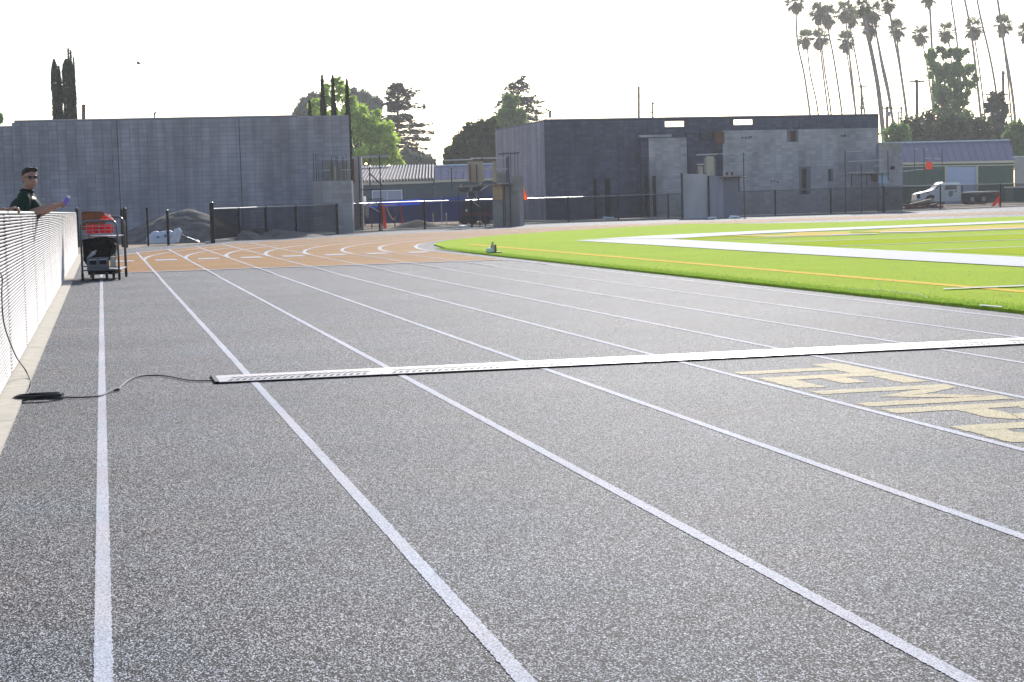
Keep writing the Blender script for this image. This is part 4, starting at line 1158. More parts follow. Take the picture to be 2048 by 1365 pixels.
scaffold("low scaffold with bright rails over the central piers", 103.5, [(1439.5, 308, 353), (1489, 306, None), (1391.5, 328, 347), (1479, 354, 384)], [(1393, 309.5, 1439, 308), (1441, 307.5, 1506, 305), (1460, 327.5, 1487, 327), (1490, 325, 1505, 323.5), (1394, 329, 1408, 328.5)], decks=[(1441, 353.5, 1492, 351)], dd=1.2)
t = thing("block_stack", D(1450, 350, 104.5), "row of small blocks stacked on the low scaffold deck", "blocks")
for i, x in enumerate((1447.5, 1453, 1457, 1463, 1467)): px_box(t, 104.3, x, x + 3.2, 341.5 + (i % 2) * 3, 351, M_RUST if i % 2 else M_CMUL, "block", .4)
scaffold("scaffold with dark deck in front of the pale wing on the right", 107, [(1691.7, 303, None), (1723.5, 330, None), (1777, 302, 362), (1704, 347, 375), (1734, 347, 372), (1765, 347, None)], [(1692, 303.5, 1727, 301.5), (1696, 323.5, 1729, 321.5), (1729, 321.5, 1769, 320), (1748, 332, 1769, 331), (1698, 345, 1748, 344)], decks=[(1700, 347, 1778, 345.5)], dd=1.4)
t = thing("tool_board", D(1760, 345, 107.4), "pale blue sheet hanging below the right scaffold deck", "sheet")
px_box(t, 107.3, 1757, 1777, 346, 367, mat("pale_blue_sheet", (0.40, 0.50, 0.66), .6), "sheet", .04); px_box(t, 107.3, 1742, 1756, 347.5, 364, M_RUST, "sheet", .1)
scaffold("far bare pole frame in front of the green building", 150, [(1830, 298, None), (1849, 298, None), (1885, 297, None), (1820, 345, None), (1843, 360, None)], [(1830, 299, 1836, 298.5), (1850, 299.5, 1856, 299), (1851, 316.5, 1862, 317), (1870, 317, 1881, 319), (1806, 343, 1826, 341), (1826, 340, 1848, 339)], dd=1.0, r_=.035)
t = thing("orange_tarp", D(1858, 340, 149.5), "small bright orange tarpaulin hung from the far pole frame", "tarpaulin")
px_box(t, 149.5, 1853, 1864.5, 324, 339, M_ORANGE, "cloth", .3)

# blue screen fence, cones, tape, stakes
bs = thing("blue_screen_fence", base(850, 112), "long blue tarpaulin screen fence in front of the teal building", "fence")
M_BTARP = mat("navy_tarp", (0.035, 0.055, 0.20), 0.7, var=.15, scale=.8)
M_BTOP = mat("backlit_blue_tarp", (0.05, 0.22, 0.75), 0.5, transl=(0.5, 1.2))  # same tarp, colour brightened to paint sun shining through its top
sx = [730, 765, 800, 842, 884, 920, 960, 990]
def yl(x): return 406 - (x - 730) * (406 - 389) / 260
for a_, b_ in zip(sx[:-1], sx[1:]):
    dd = 112
    P, Q = base(a_, dd), base(b_, dd); za, zb = hz(a_, yl(a_), dd), hz(b_, yl(b_), dd)
    MB().slab(P, Q, .12, za - .34, .02, .12, zb - .34).build("screen_panel", M_BTARP, bs)
    MB().slab(P - Vector((0, .03, 0)), Q - Vector((0, .03, 0)), za - .34, za, .02, zb - .34, zb).build("folded_top", M_BTOP if a_ < 842 else mat("dim_backlit_tarp", (0.03, 0.09, 0.36), .6, transl=(.3, 1.2)), bs)  # top strip's backlight is put into its brighter blues
    MB().tube([P, P + Vector((0, 0, za + .05))], .03, 6).build("post", M_GALV if a_ == 884 else M_SCAF, bs)
def leaning(px, d, yt, yb, lean, m, label, name, cat, r_=.06):
    P = base(px, d); t = thing(name, P, label, cat)
    MB().tube([P, (P.x + lean, P.y, hz(px, yt, d))], [r_ * 1.6, r_], 8).build("shaft", m, t)
    return t
leaning(770, 96, 411, 438, -.05, M_ORANGE, "orange marker post at the left end of the drooping tape", "marker_post", "post", .06)
leaning(806, 96, 410, 438, -.12, mat("deep_red", (0.45, 0.03, 0.04), .5), "red leaning marker post at the right end of the drooping tape", "marker_post", "post", .04)
t = thing("caution_tape", base(788, 96), "yellow caution tape sagging between the orange and red marker posts", "tape")
pts = smooth_path([D(773, 412, 96), D(778, 426, 96), D(787, 439, 96), D(794, 430, 96), D(800, 412, 96)], 6)
MB().strip([p + Vector((0, 0, .035)) for p in pts], [p - Vector((.03, 0, .035)) for p in pts]).build("ribbon", mat("yellow_tape", (0.75, 0.62, 0.18), .5), t)
t = thing("timber_plank", D(765, 410, 97), "pale timber plank resting level beside the scaffold tower", "plank")
px_box(t, 97, 738, 792, 409.5, 412, mat("pale_timber", (0.6, 0.5, 0.28), .7), "plank", .3)
for x in (742, 788): px_box(t, 97.05, x, x + 2, 412, 440, M_WOOD, "leg", .1, True)
for x, m, lb in ((866.5, mat("yellow_flag", (0.6, 0.6, 0.1), .6), "short pale survey stake with yellow tip"), (893, M_WHITE, "thicker pale survey stake right of the yellow-tipped one")):
    t = thing("survey_stake", base(x, 99), lb, "stake")
    px_box(t, 99, x - 1, x + .6, 430, 441, M_CONC, "stake", .06, True); px_box(t, 98.95, x - 1.6, x + .6, 426.5, 432, m, "flag", .03)

# white truck nose showing between pier and scaffold
t = thing("white_truck", base(700, 96), "white truck whose nose shows past the broad grey pier", "truck")
d = 96
px_box(t, d + .3, 640, 716, 368, 412, M_WHITE, "cab", 2.0); px_box(t, d + .2, 703.5, 709, 374, 392, M_SHADES, "side_window", .1)
px_box(t, d + .25, 640, 727, 393, 428, M_WHITE, "hood", 1.9)
px_box(t, d + .1, 712, 731, 411, 432, mat("truck_grille", (0.25, 0.26, 0.3), .4, metal=.4), "grille", 2.2)
px_box(t, d + .05, 727, 730, 415, 420, mat("amber_lamp", (0.6, 0.25, 0.1), .3), "headlight", .2)
px_box(t, d, 704, 731, 432, 436, M_SCAF, "bumper", 2.3)
for x in (713, 655):
    P = base(x, d - .1); 
    MB().tube([(P.x, P.y - .1, .42), (P.x, P.y + .25, .42)], .42, 16).build("wheel", M_RUBBER, t)
    MB().tube([(P.x, P.y - .12, .42), (P.x, P.y - .105, .42)], .2, 12).build("hub", M_GALV, t)
px_box(t, d - .1, 716, 717.5, 372, 384, M_SCAF, "mirror", .1)

# dark red trailer heaped with material
t = thing("equipment_trailer", base(950, 104), "dark red low trailer heaped with material left of the plywood pier", "trailer")
px_box(t, 104, 922, 984, 426, 432, mat("maroon_paint", (0.16, 0.03, 0.05), .5), "deck", 2.0)
px_box(t, 104.1, 925, 984, 405, 426, M_SCAF, "frame_side", 1.8)
for x in (930, 946, 973):
    P = base(x, 103.8); MB().tube([(P.x, P.y, .27), (P.x, P.y + .3, .27)], .26, 14).build("wheel", M_RUBBER, t)
px_box(t, 103.9, 931, 935, 419, 424, M_WHITE, "reflector", .05)
MB().tube([D(947, 404, 103.6), D(961, 416, 103.6)], .03, 5).build("strut", M_GALV, t)
rr = random.Random(5)
for k in range(14):
    P = base(930 + rr.random() * 48, 104.5); zz = rr.uniform(1.4, 2.3)
    MB().box((P.x, P.y + rr.random(), zz), (rr.uniform(.25, .6), rr.uniform(.2, .6), rr.uniform(.1, .25)), rr.random() * 3, Matrix.Rotation(rr.uniform(-.5, .5), 3, 'Y')).build("load_piece", rr.choice([M_SCAF, mat("slate_scrap", (0.06, 0.07, 0.12), .7), M_SCAF]), t)
# scrap timber by the flatbed truck
t = thing("scrap_pile", base(1845, 122), "low pile of reddish broken timber in front of the flatbed truck", "debris pile")
rr = random.Random(11)
for k in range(34):
    x = 1808 + rr.random() * 72; P = base(x, 121 + rr.random() * 3); h_ = .42 * (1 - abs((x - 1835) / 50)) + .1
    MB().box((P.x, P.y, max(.08, rr.random() * h_)), (rr.uniform(.5, 1.6), rr.uniform(.08, .3), rr.uniform(.06, .2)), rr.uniform(-.5, .5), Matrix.Rotation(rr.uniform(-.35, .35), 3, 'Y')).build("timber_piece", rr.choice([M_RUST, M_PLY, mat("reddish_timber", (0.22, 0.09, 0.07), .8)]), t)
# small litter by the fence foot
for i, (x, y, s_) in enumerate(((1630, 424, .25), (1425, 435.5, .3), (1470, 434.5, .4), (1218, 426, .5), (925, 456, .35))):
    P = G(x, y + 3, 0) if i < 3 else (base(1218, 108) if i == 3 else G(x, y, 0)); 
    mb = MB()
    mb.add([(P.x - s_, P.y, .01), (P.x + s_, P.y + .05, .01), (P.x + s_ * .7, P.y + .1, s_ * .35), (P.x - s_ * .6, P.y + .12, s_ * .45), (P.x, P.y - .1, s_ * .2)], [(0, 1, 4), (1, 2, 4), (2, 3, 4), (3, 0, 4)])
    o = mb.build("litter_scrap", M_WHITE); tag(o, ["crumpled white scrap at the fence foot right of centre", "white scrap at the foot of the dark central pier", "wider white scrap below the low scaffold", "pale sheet on the ground against the dark building", "flat white scrap on the track edge below the trailer"][i], "litter", "white scraps along the far fence")
# jug and bag at the turf edge
P = G(986, 507, .03)
t = thing("water_jug", P, "small brown jug standing beside a crumpled teal and white bag on the turf edge", "jug")
MB().tube([P + Vector((.03, .15, .0)), P + Vector((.03, .15, .16)), P + Vector((.03, .15, .21)), P + Vector((.03, .15, .27))], [.055, .06, .025, .022], 12).build("jug_body", M_PLY, t)
MB().tube([P + Vector((.10, .16, .0)), P + Vector((.10, .16, .2))], [.03, .02], 8).build("jug_handle", M_RUST, t)
MB().box(P + Vector((.08, .05, .015)), (.26, .2, .03)).build("foot_pad", M_BLACK, t)
sack("crumpled_bag", (P.x - .1, P.y - .1, .10), (.09, .09, .07), "crumpled teal and white bag beside the brown jug on the turf edge", "bag", mat("teal_bag", (0.25, 0.5, 0.5), .5, col2=(.85, .9, .85), scale=12), sd=3)

# ------------------------------------------------------------------ FLATBED TRUCK
d = 148
t = thing("flatbed_truck", base(1918, d), "white flatbed truck with round door emblem parked before the green building", "truck")
def P3(x, y, dd): return D(x, y, dd)
wd = Vector((.25, 1, 0)) * 1.9
cabp = [(1833, 389.5), (1837, 387), (1862, 381.5), (1868, 378.5), (1880, 367), (1886, 365), (1916, 364.5), (1921, 367), (1922, 402.5), (1886, 403.5), (1833, 404.5)]
MB().extrude([D(x, y, d) for x, y in cabp], wd).build("cab", M_WHITE, t)
o3 = Vector((0, -.03, 0))
M_EMB = mat("grey_emblem", (0.16, 0.15, 0.18), .5)
def side(pts, m, name, off=.03, th=.03): return MB().extrude([D(x, y, d) - Vector((0, off, 0)) for x, y in pts], (0, th - .002, 0)).build(name, m, t)
dr_ = side([(1886.5, 368.5), (1918.5, 368), (1919.5, 402), (1886.5, 403)], M_WHITE, "door", .03)
side([(1891, 369.8), (1912, 369.5), (1914, 379.5), (1888.5, 380.5)], M_SHADES, "door_window", .05)
P = D(1902, 388, d) - Vector((0, .06, 0))
MB().tube([P, P + Vector((0, .02, 0))], .24, 22).build("round_emblem", M_EMB, t)
MB().tube([P - Vector((0, .008, 0)), P - Vector((0, .001, 0))], .17, 22).build("emblem_centre", mat("emblem_centre", (0.28, 0.26, 0.3), .5), t)
side([(1908.5, 383), (1912.5, 382.8), (1912.5, 385), (1908.5, 385.2)], M_SHADES, "door_handle", .06)
MB().extrude([D(x, y, d) - Vector((0, .01, 0)) for x, y in [(1870, 377.5), (1881.5, 366.8), (1883.5, 367.5), (1873.5, 378.5)]], wd * 1.01).build("windscreen", M_SHADES, t)
side([(1832.5, 389), (1840, 388), (1840, 397), (1834, 398)], M_SCAF, "grille", .04)
MB().extrude([D(x, y, d) - Vector((0, .1, 0)) for x, y in [(1831, 401), (1848, 400.5), (1848, 404.5), (1831.5, 405)]], wd * 1.08).build("bumper", M_GALV, t)
side([(1853, 384.5), (1859, 383.5), (1859, 386.5), (1853, 387.5)], mat("orange_lamp", (.6, .3, .05), .4), "side_lamp", .05)
MB().extrude([D(x, y, d) - Vector((0, .08, 0)) for x, y in [(1924, 385), (2001, 382), (2001, 384.5), (1924, 387.5)]], wd * 1.1).build("bed_rim", M_STEEL, t)
MB().extrude([D(x, y, d) - Vector((0, .02, 0)) for x, y in [(1924, 387.5), (2001, 384.5), (1998, 392), (1990, 396), (1930, 403), (1924, 403)]], wd * 1.02).build("bed_side", mat("dark_bed_green", (0.04, 0.05, 0.045), .6), t)
side([(1922, 371), (1925, 371), (1925, 387), (1922, 387)], M_SCAF, "headboard", .05)
for x in (1944.5, 1967, 1862):
    P = D(x, 399.5, d) - Vector((0, .05, 0)); P.z = .46
    MB().tube([P, P + Vector((0, .3, 0))], .46, 18).build("wheel", M_RUBBER, t)
    MB().tube([P - Vector((0, .01, 0)), P + Vector((0, .02, 0))], .2, 14).build("hub", M_STEEL, t)
    Q = P + Vector(wd) * .85; MB().tube([Q, Q + Vector((0, .3, 0))], .46, 14).build("wheel", M_RUBBER, t)
MB().tube([D(1990, 388, d) - Vector((0, .12, 0)), D(1996, 388, d) - Vector((0, .12, 0))], .1, 10).build("tail_lamp", M_RED, t)
t = thing("red_barrier", base(1990, 128), "bright red leaning barrier bar behind the fence at the flatbed truck's rear", "barrier")
for (xa, ya, xb, yb_) in ((1985, 414, 1999, 394), (1999, 394, 2000, 413)):
    MB().tube([D(xa, ya, 126), D(xb, yb_, 126)], .10, 8).build("bar", M_RED, t)

# ------------------------------------------------------------------ POLES
def pole(label, px, d, yt, r_=.14, arms=(), lean=0, extras=(), m=M_WOOD, cat="utility pole", name="utility_pole"):
    P = base(px, d); T = D(px - lean, yt, d)
    t = thing(name, P, label, cat)
    MB().tube([P, T], [r_ * 1.2, r_], 8).build("shaft", m, t)
    for (y, x0, x1) in arms:
        a = MB().tube([D(x0, y, d - .2), D(x1, y - (x1 - x0) * .01, d - .2)], r_ * .55, 6).build("crossarm", m, t)
        for k in range(4):
            q = D(x0, y, d - .2).lerp(D(x1, y, d - .2), .04 + .306 * k)
            MB().tube([q, q + Vector((0, 0, r_ * 2.2))], r_ * .3, 5).build("insulator", M_GALV, t)
    for (x, y0, y1, w_) in extras:
        MB().tube([D(x, y1, d - .3), D(x, y0, d - .3)], w_, 10).build("transformer", M_STEEL, t)
    return t, T
def wire(label, pts, r_=.02):
    o = MB().tube(smooth_path(pts, 6), r_, 4).build("overhead_wire", M_BLACK); return tag(o, label, "wire")
_, T = pole("short brown pole above the roof of the left building", 169, 130, 209.5, .13, lean=2)
wire("thin wire dropping right from the short brown pole over the left roof", [D(171, 213, 130), D(205, 219, 128), D(262, 234, 124)], .02)
t = thing("roof_pipe", D(308.5, 238, 83), "small stub pipe on the roof edge of the left building", "pipe")
MB().tube([D(308.5, 238.5, 83), D(309, 230, 83)], .035, 6).tube([D(308.5, 230, 83), D(311, 224.5, 83)], .05, 6).build("pipe", M_SCAF, t)
pole("bare thick pole rising alone above the middle of the dark building", 1278.5, 150, 173, .10, lean=1, m=M_PLYD)
pole("small pole with stub arms right of the bare thick pole", 1307, 260, 205, .14, arms=((207, 1301, 1309), (226, 1299, 1306)), lean=1.5)
pole("pole with double crossarm among the palms over the dark building", 1724.5, 300, 170, .2, arms=((174, 1716, 1733), (197, 1721, 1732), (218, 1720, 1729)), lean=2)
pole("utility pole with wide crossarm and transformer right of the pale wing", 1774, 210, 213, .16, arms=((217, 1764, 1804),), extras=((1777, 224, 233, .22),))
pole("thin far pole with three arms between the palm trunks", 1797, 420, 224, .16, arms=((226, 1787, 1808), (237, 1790, 1805), (248, 1790, 1806)))
_, Ta = pole("tall T-shaped utility pole left of the big green tree", 1836, 230, 160, .20, arms=((164, 1820, 1849),), lean=2.5)
_, Tb = pole("utility pole with two crossarms inside the small tree at right", 1988, 240, 188, .18, arms=((190, 1971, 2016), (201, 1978, 2002)), lean=2)
pole("tall bare pole between the right-hand palm trunks", 2009, 260, 143, .2, lean=3, arms=((147, 2003, 2011),))
wire("wire sagging from the T-shaped pole to the crossarm pole at right", [D(1822, 163, 229), D(1900, 182, 233), D(1975, 189, 239)], .03)
wire("low service wire rising right above the green building roof", [D(1880, 274, 200), D(1930, 264, 210), D(1985, 251, 230)], .035)
# far lattice mast
t = thing("lattice_mast", base(1803, 520), "faint far lattice mast behind the wide crossarm pole", "mast")
for x in (1800, 1806):
    P = base(x, 520); MB().tube([P, D(1803 + (x - 1803) * .3, 214, 520)], .16, 4).build("leg", M_STEEL, t)
for k in range(9):
    y = 222 + k * 7; wv = 1.0 + k * .25
    MB().tube([D(1803 - wv * 2, y, 520), D(1803 + wv * 2, y + 4, 520)], .1, 4).tube([D(1803 + wv * 2, y, 520), D(1803 - wv * 2, y + 4, 520)], .1, 4).build("brace", M_STEEL, t)

# bird
P = D(277, 127, 70)
t = thing("bird", P, "tiny dark bird flying in the white sky on the left", "bird")
MB().ell(P, (.09, .05, .04), 10, 7).build("bird_body", M_BARK, t)
MB().add([P + Vector((.03, 0, .02)), P + Vector((-.05, 0, .02)), P + Vector((-.06, .14, .09)), P + Vector((.0, .2, .07))], [(0, 1, 2, 3)]).add([P + Vector((.03, 0, .02)), P + Vector((-.05, 0, .02)), P + Vector((-.06, -.14, .08)), P + Vector((.0, -.2, .05))], [(0, 1, 2, 3)]).build("wings", M_BARK, t)

# ------------------------------------------------------------------ VEGETATION
def leaf_mat(name, a, b, tr=.35, k=1.3): return mat(name, a, .6, col2=b, scale=.9, transl=(tr, k), island=.25, spec=.2, detail=6)
L_LIME = leaf_mat("lime_foliage", (0.30, 0.44, 0.05), (0.56, 0.70, 0.15), .6)
L_DARK = leaf_mat("dark_foliage", (0.03, 0.05, 0.018), (0.10, 0.14, 0.045), .45)
L_GREY = leaf_mat("grey_green_foliage", (0.10, 0.13, 0.10), (0.20, 0.24, 0.17), .4)
L_EUC = leaf_mat("eucalyptus_foliage", (0.12, 0.23, 0.06), (0.32, 0.46, 0.14), .55)
L_CED = leaf_mat("cedar_foliage", (0.035, 0.055, 0.05), (0.08, 0.11, 0.085), .25)
L_CYP = leaf_mat("cypress_foliage", (0.018, 0.032, 0.018), (0.05, 0.075, 0.035), .2)
L_PALM = leaf_mat("palm_frond", (0.11, 0.125, 0.05), (0.27, 0.28, 0.12), .4)
L_SKIRT = leaf_mat("dry_palm_skirt", (0.24, 0.17, 0.10), (0.44, 0.33, 0.20), .4)
def leaf_cloud(C_, size, rg, up=0.0, flat=1.0, asp=.55):
    """triangle pair leaves at centres C_ (n,3)"""
    n = len(C_)
    a = rg.normal(0, 1, (n, 3)); a[:, 2] = a[:, 2] * flat + up; a /= np.linalg.norm(a, axis=1)[:, None]
    b_ = rg.normal(0, 1, (n, 3)); b_[:, 2] *= flat; b_ -= a * (a * b_).sum(1)[:, None]; b_ /= np.linalg.norm(b_, axis=1)[:, None]
    s_ = size * rg.uniform(.5, 1.3, n)[:, None]
    V = np.stack([C_ - a * s_, C_ + b_ * s_ * asp, C_ + a * s_, C_ - b_ * s_ * asp], 1).reshape(-1, 3)
    return V, np.arange(4 * n).reshape(-1, 4)
def tree(label, d, blobs, m, size, n, px_base, trunk_r=.25, cat="tree", name="tree", seed=1, group=None, sub=.32, depth=1.0, limbs=True, trunk_top=None, base_y=None):
    rg = np.random.default_rng(seed); P = base(px_base, d)
    t = thing(name, P, label, cat, group)
    k = d / F
    C_ = []; tot = sum(b[2] * b[3] for b in blobs); cents = []
    for (x, y, rx, ry) in blobs:
        c = np.array(D(x, y, d)); cents.append(Vector(c)); r_ = np.array([rx * k, rx * k * depth, ry * k])
        nb_ = int(n * rx * ry / tot); nsub = max(6, int(9 + 60 * rx * ry / tot))
        u = rg.normal(0, 1, (nsub, 3)); u /= np.linalg.norm(u, axis=1)[:, None]
        sc = c + u * r_ * rg.uniform(.45, .95, (nsub, 1))
        idx = rg.integers(0, nsub, nb_)
        v = rg.normal(0, 1, (nb_, 3)); v /= np.linalg.norm(v, axis=1)[:, None]
        C_.append(sc[idx] + v * r_.mean() * sub * (.2 + np.abs(rg.normal(.6, .42, (nb_, 1)))))
    C_ = np.concatenate(C_); C_ = C_[C_[:, 2] > .1]
    V, Fc = leaf_cloud(C_, size, rg)
    np_mesh("crown", V, Fc, m, t)
    zmin = min(c.z for c in cents); top = D(px_base, trunk_top, d) if trunk_top else Vector((P.x, P.y, max(zmin, 1.5)))
    MB().tube([P, P.lerp(top, .5) + Vector((.1, 0, 0)), top], [trunk_r, trunk_r * .8, trunk_r * .45], 8).build("trunk", M_BARK, t)
    if limbs:
        for c in cents:
            s0 = P.lerp(top, .55 + .4 * rg.random())
            MB().tube([s0, s0.lerp(c, .5) + Vector((0, 0, .2)), c], [trunk_r * .4, trunk_r * .25, trunk_r * .08], 6).build("limb", M_BARK, t)
    return t
def cypress(label, d, px, yt, wpx, seed, n=5000, group=None, tip=.55, lean=0, base_w=None, yb=None):
    rg = np.random.default_rng(seed); lean = 0; P = under(px, yt, d); top = hz(px, yt, d); r_ = wpx * 1.3 / 2 * d / F
    t = thing("cypress", P, label, "cypress", group)
    h = rg.uniform(0, 1, n) ** .9
    prof = np.where(h < tip, 1.0 - .12 * (tip - h), np.sqrt(np.clip((1 - h) / (1 - tip), 0, 1)) ** 1.3) * (0.85 + .18 * np.sin(h * 37 + seed) * .5)
    a = rg.uniform(0, 2 * np.pi, n); q = np.sqrt(rg.uniform(.35, 1, n)) * prof * r_
    T = D(px - lean, yt, d)
    C_ = np.stack([P.x + (T.x - P.x) * h + q * np.cos(a), P.y + q * np.sin(a), .2 + h * (top - .2)], 1)
    V, Fc = leaf_cloud(C_, max(.12, r_ * .22), rg, up=2.5, asp=.4)
    np_mesh("crown", V, Fc, L_CYP, t)
    MB().tube([P, (T.x, T.y, top * .92)], [max(.12, r_ * .3), .05], 6).build("trunk", M_BARK, t)
    return t
# left double cypress behind the building
for i, (px, yt, wp, tp_, lb) in enumerate(((108, 121, 14, .93, "left flat-topped column of the cypress clump above the left building"), (117, 134, 9, .9, "thin shorter middle column of the left cypress clump"), (131.5, 120, 17, .93, "thick right column of the left cypress clump"), (141.5, 122, 13, .9, "rightmost column of the left cypress clump"), (136, 97, 4, .5, "thin tall wisp rising highest out of the left cypress clump"), (141, 103, 3.5, .5, "second thin wisp beside the highest one in the left cypress clump"), (147, 116, 3.5, .4, "short outer wisp on the right of the left cypress clump"))):
    cypress(lb, 120, px, yt, wp, 20 + i, 6000 if wp > 8 else 2600, tip=tp_, lean=1)
for i, (px, yt, wp, lb) in enumerate(((619, 204, 11, "shortest of the four cypress spires at the right end of the left building"), (644, 153, 14.5, "tallest cypress spire, second from the left of four"), (665, 154, 13, "blunt cypress spire, third from the left of four"), (693.5, 161, 11, "slim cypress spire at the very corner of the left building"))):
    cypress(lb, 104, px, yt, wp, 40 + i, 6000, tip=.5, lean=1.5)
# middle trees
tree("bright lime-green tree with bare upper twigs between the two block buildings", 190, [(640, 215, 26, 20), (676, 190, 30, 24), (700, 250, 55, 42), (740, 290, 55, 42), (770, 300, 34, 34), (757, 250, 32, 26), (672, 165, 12, 9), (655, 172, 9, 7), (690, 178, 10, 8), (710, 215, 26, 26), (785, 318, 24, 22), (720, 330, 60, 30)], L_LIME, .27, 15000, 735, .35, name="broadleaf_tree", seed=2, sub=.24)
tree("grey-green hazy tree rising behind the cypress spires on the left", 270, [(612, 225, 20, 28), (630, 205, 22, 18), (598, 240, 14, 20)], L_GREY, .4, 7000, 615, .4, name="broadleaf_tree", seed=5)
tree("grey-green hazy tree behind the lime tree left of the cedar", 280, [(705, 195, 16, 16), (728, 205, 24, 22), (748, 215, 14, 22), (720, 235, 34, 30), (735, 270, 30, 40)], L_GREY, .4, 12000, 725, .5, name="broadleaf_tree", seed=6)
tree("low dark rounded bush under the cedar at the gap", 230, [(818, 322, 26, 16), (850, 328, 24, 12)], L_GREY, .35, 6000, 830, .2, name="bush", cat="bush", seed=7)
tree("dark dense green tree touching the left corner of the right block building", 175, [(915, 310, 30, 28), (940, 285, 38, 32), (970, 270, 32, 28), (975, 310, 36, 34), (905, 325, 22, 16), (955, 255, 24, 14)], L_DARK, .27, 20000, 950, .35, name="broadleaf_tree", seed=8, sub=.26)
tree("pale green tree in front of the second cedar behind the right building corner", 215, [(1020, 212, 22, 20), (1030, 200, 14, 14), (1005, 232, 20, 16), (1035, 235, 22, 20), (1015, 250, 26, 18), (985, 250, 18, 14)], L_LIME if False else L_EUC, .26, 7500, 1018, .3, name="broadleaf_tree", seed=9, sub=.26)
def cedar(label, d, px, yt, levels, seed, lean=0, trunk_r=.4):
    """levels: (y, left reach px, right reach px, droop px, density)"""
    rg = np.random.default_rng(seed); P = base(px, d); T = D(px - lean, yt, d); k = d / F
    t = thing("cedar_tree", P, label, "cedar")
    MB().tube([P, P.lerp(T, .6), T], [trunk_r, trunk_r * .55, .05], 8).build("trunk", M_BARK, t)
    Vs = []; Fs = []; o = 0
    br = MB()
    for (y, lx, rx, droop, dens) in levels:
        z = hz(px, y, d)
        nbr = 9
        for q in range(nbr):
            az = [0.0, math.pi][q % 2] + rg.normal(0, .3) if q < 4 else rg.uniform(0, 2 * math.pi)
            reach = (rx if math.cos(az) > 0 else lx) * k * (rg.uniform(.6, 1.0) if q > 1 else 1.0)
            if reach < .3: continue
            dirv = np.array([math.cos(az), math.sin(az), 0]); s0 = np.array([P.x + (T.x - P.x) * (z / T.z), P.y, z - rg.uniform(0, .9)])
            dr = -droop * k * rg.uniform(.5, 1.0)
            m_ = int(46 * dens * (reach / 4 + .5)); tt = rg.uniform(.1, 1, m_) ** .65
            wid = reach * .20 * (1.15 - tt) + .15
            side_ = np.array([-dirv[1], dirv[0], 0])
            C_ = s0 + dirv * (tt * reach)[:, None] + side_ * (rg.normal(0, 1, m_) * wid)[:, None]
            C_[:, 2] += dr * tt ** 1.5 + rg.normal(0, .13, m_) + .35 * tt
            V, Fc = leaf_cloud(C_, .34, rg, flat=.18, asp=.45); Vs.append(V); Fs.append(Fc + o); o += len(V)
            e = s0 + dirv * reach * .95; e[2] += dr * .9 + .33; mid_ = (s0 + e) / 2; mid_[2] += .3
            br.tube([s0, mid_, e], [.10, .06, .02], 5)
    br.build("branches", M_BARK, t)
    np_mesh("foliage", np.concatenate(Vs), np.concatenate(Fs), L_CED, t)
    return t
cedar("tall dark cedar with tiered branches right of the lime tree", 240, 793, 163, [(168, 20, 8, 6, .6), (174, 26, 10, 10, .6), (185, 26, 28, -6, .7), (196, 30, 42, -10, 1), (205, 36, 26, 8, .8), (216, 30, 56, -4, 1), (228, 40, 30, 8, 1.2), (240, 44, 44, 8, 1.2), (252, 40, 68, 0, 1.2), (264, 30, 72, 6, 1.4), (276, 22, 76, 10, 1.5), (288, 20, 60, 14, 1.5), (300, 16, 50, 10, 1), (312, 10, 86, 4, .8), (322, 10, 60, 6, .8)], 3, lean=-3)
cedar("sparse cedar with long bare tiers behind the pale green tree", 250, 1037, 153, [(157, 8, 12, 5, .4), (166, 30, 20, 8, .5), (176, 36, 24, 6, .55), (186, 48, 20, 14, .6), (198, 60, 40, 14, .6), (202, 20, 52, -6, .9), (214, 56, 56, 10, .7), (228, 66, 50, 16, .6), (240, 40, 52, 8, .6)], 4, lean=0, trunk_r=.3)
# cowl on the corner of the right building
t = thing("roof_sign", D(1093, 238, 115), "small box on a bracket at the roof corner of the right building", "roof fixture")
px_box(t, 115, 1097, 1103, 224, 236, M_STEEL, "box", .3); px_box(t, 115, 1091, 1092.5, 218, 240, M_RUST, "bracket_post", .06)
MB().tube([D(1091.5, 219, 115), D(1103, 224, 115)], .05, 5).build("bracket_arm", M_RUST, t)

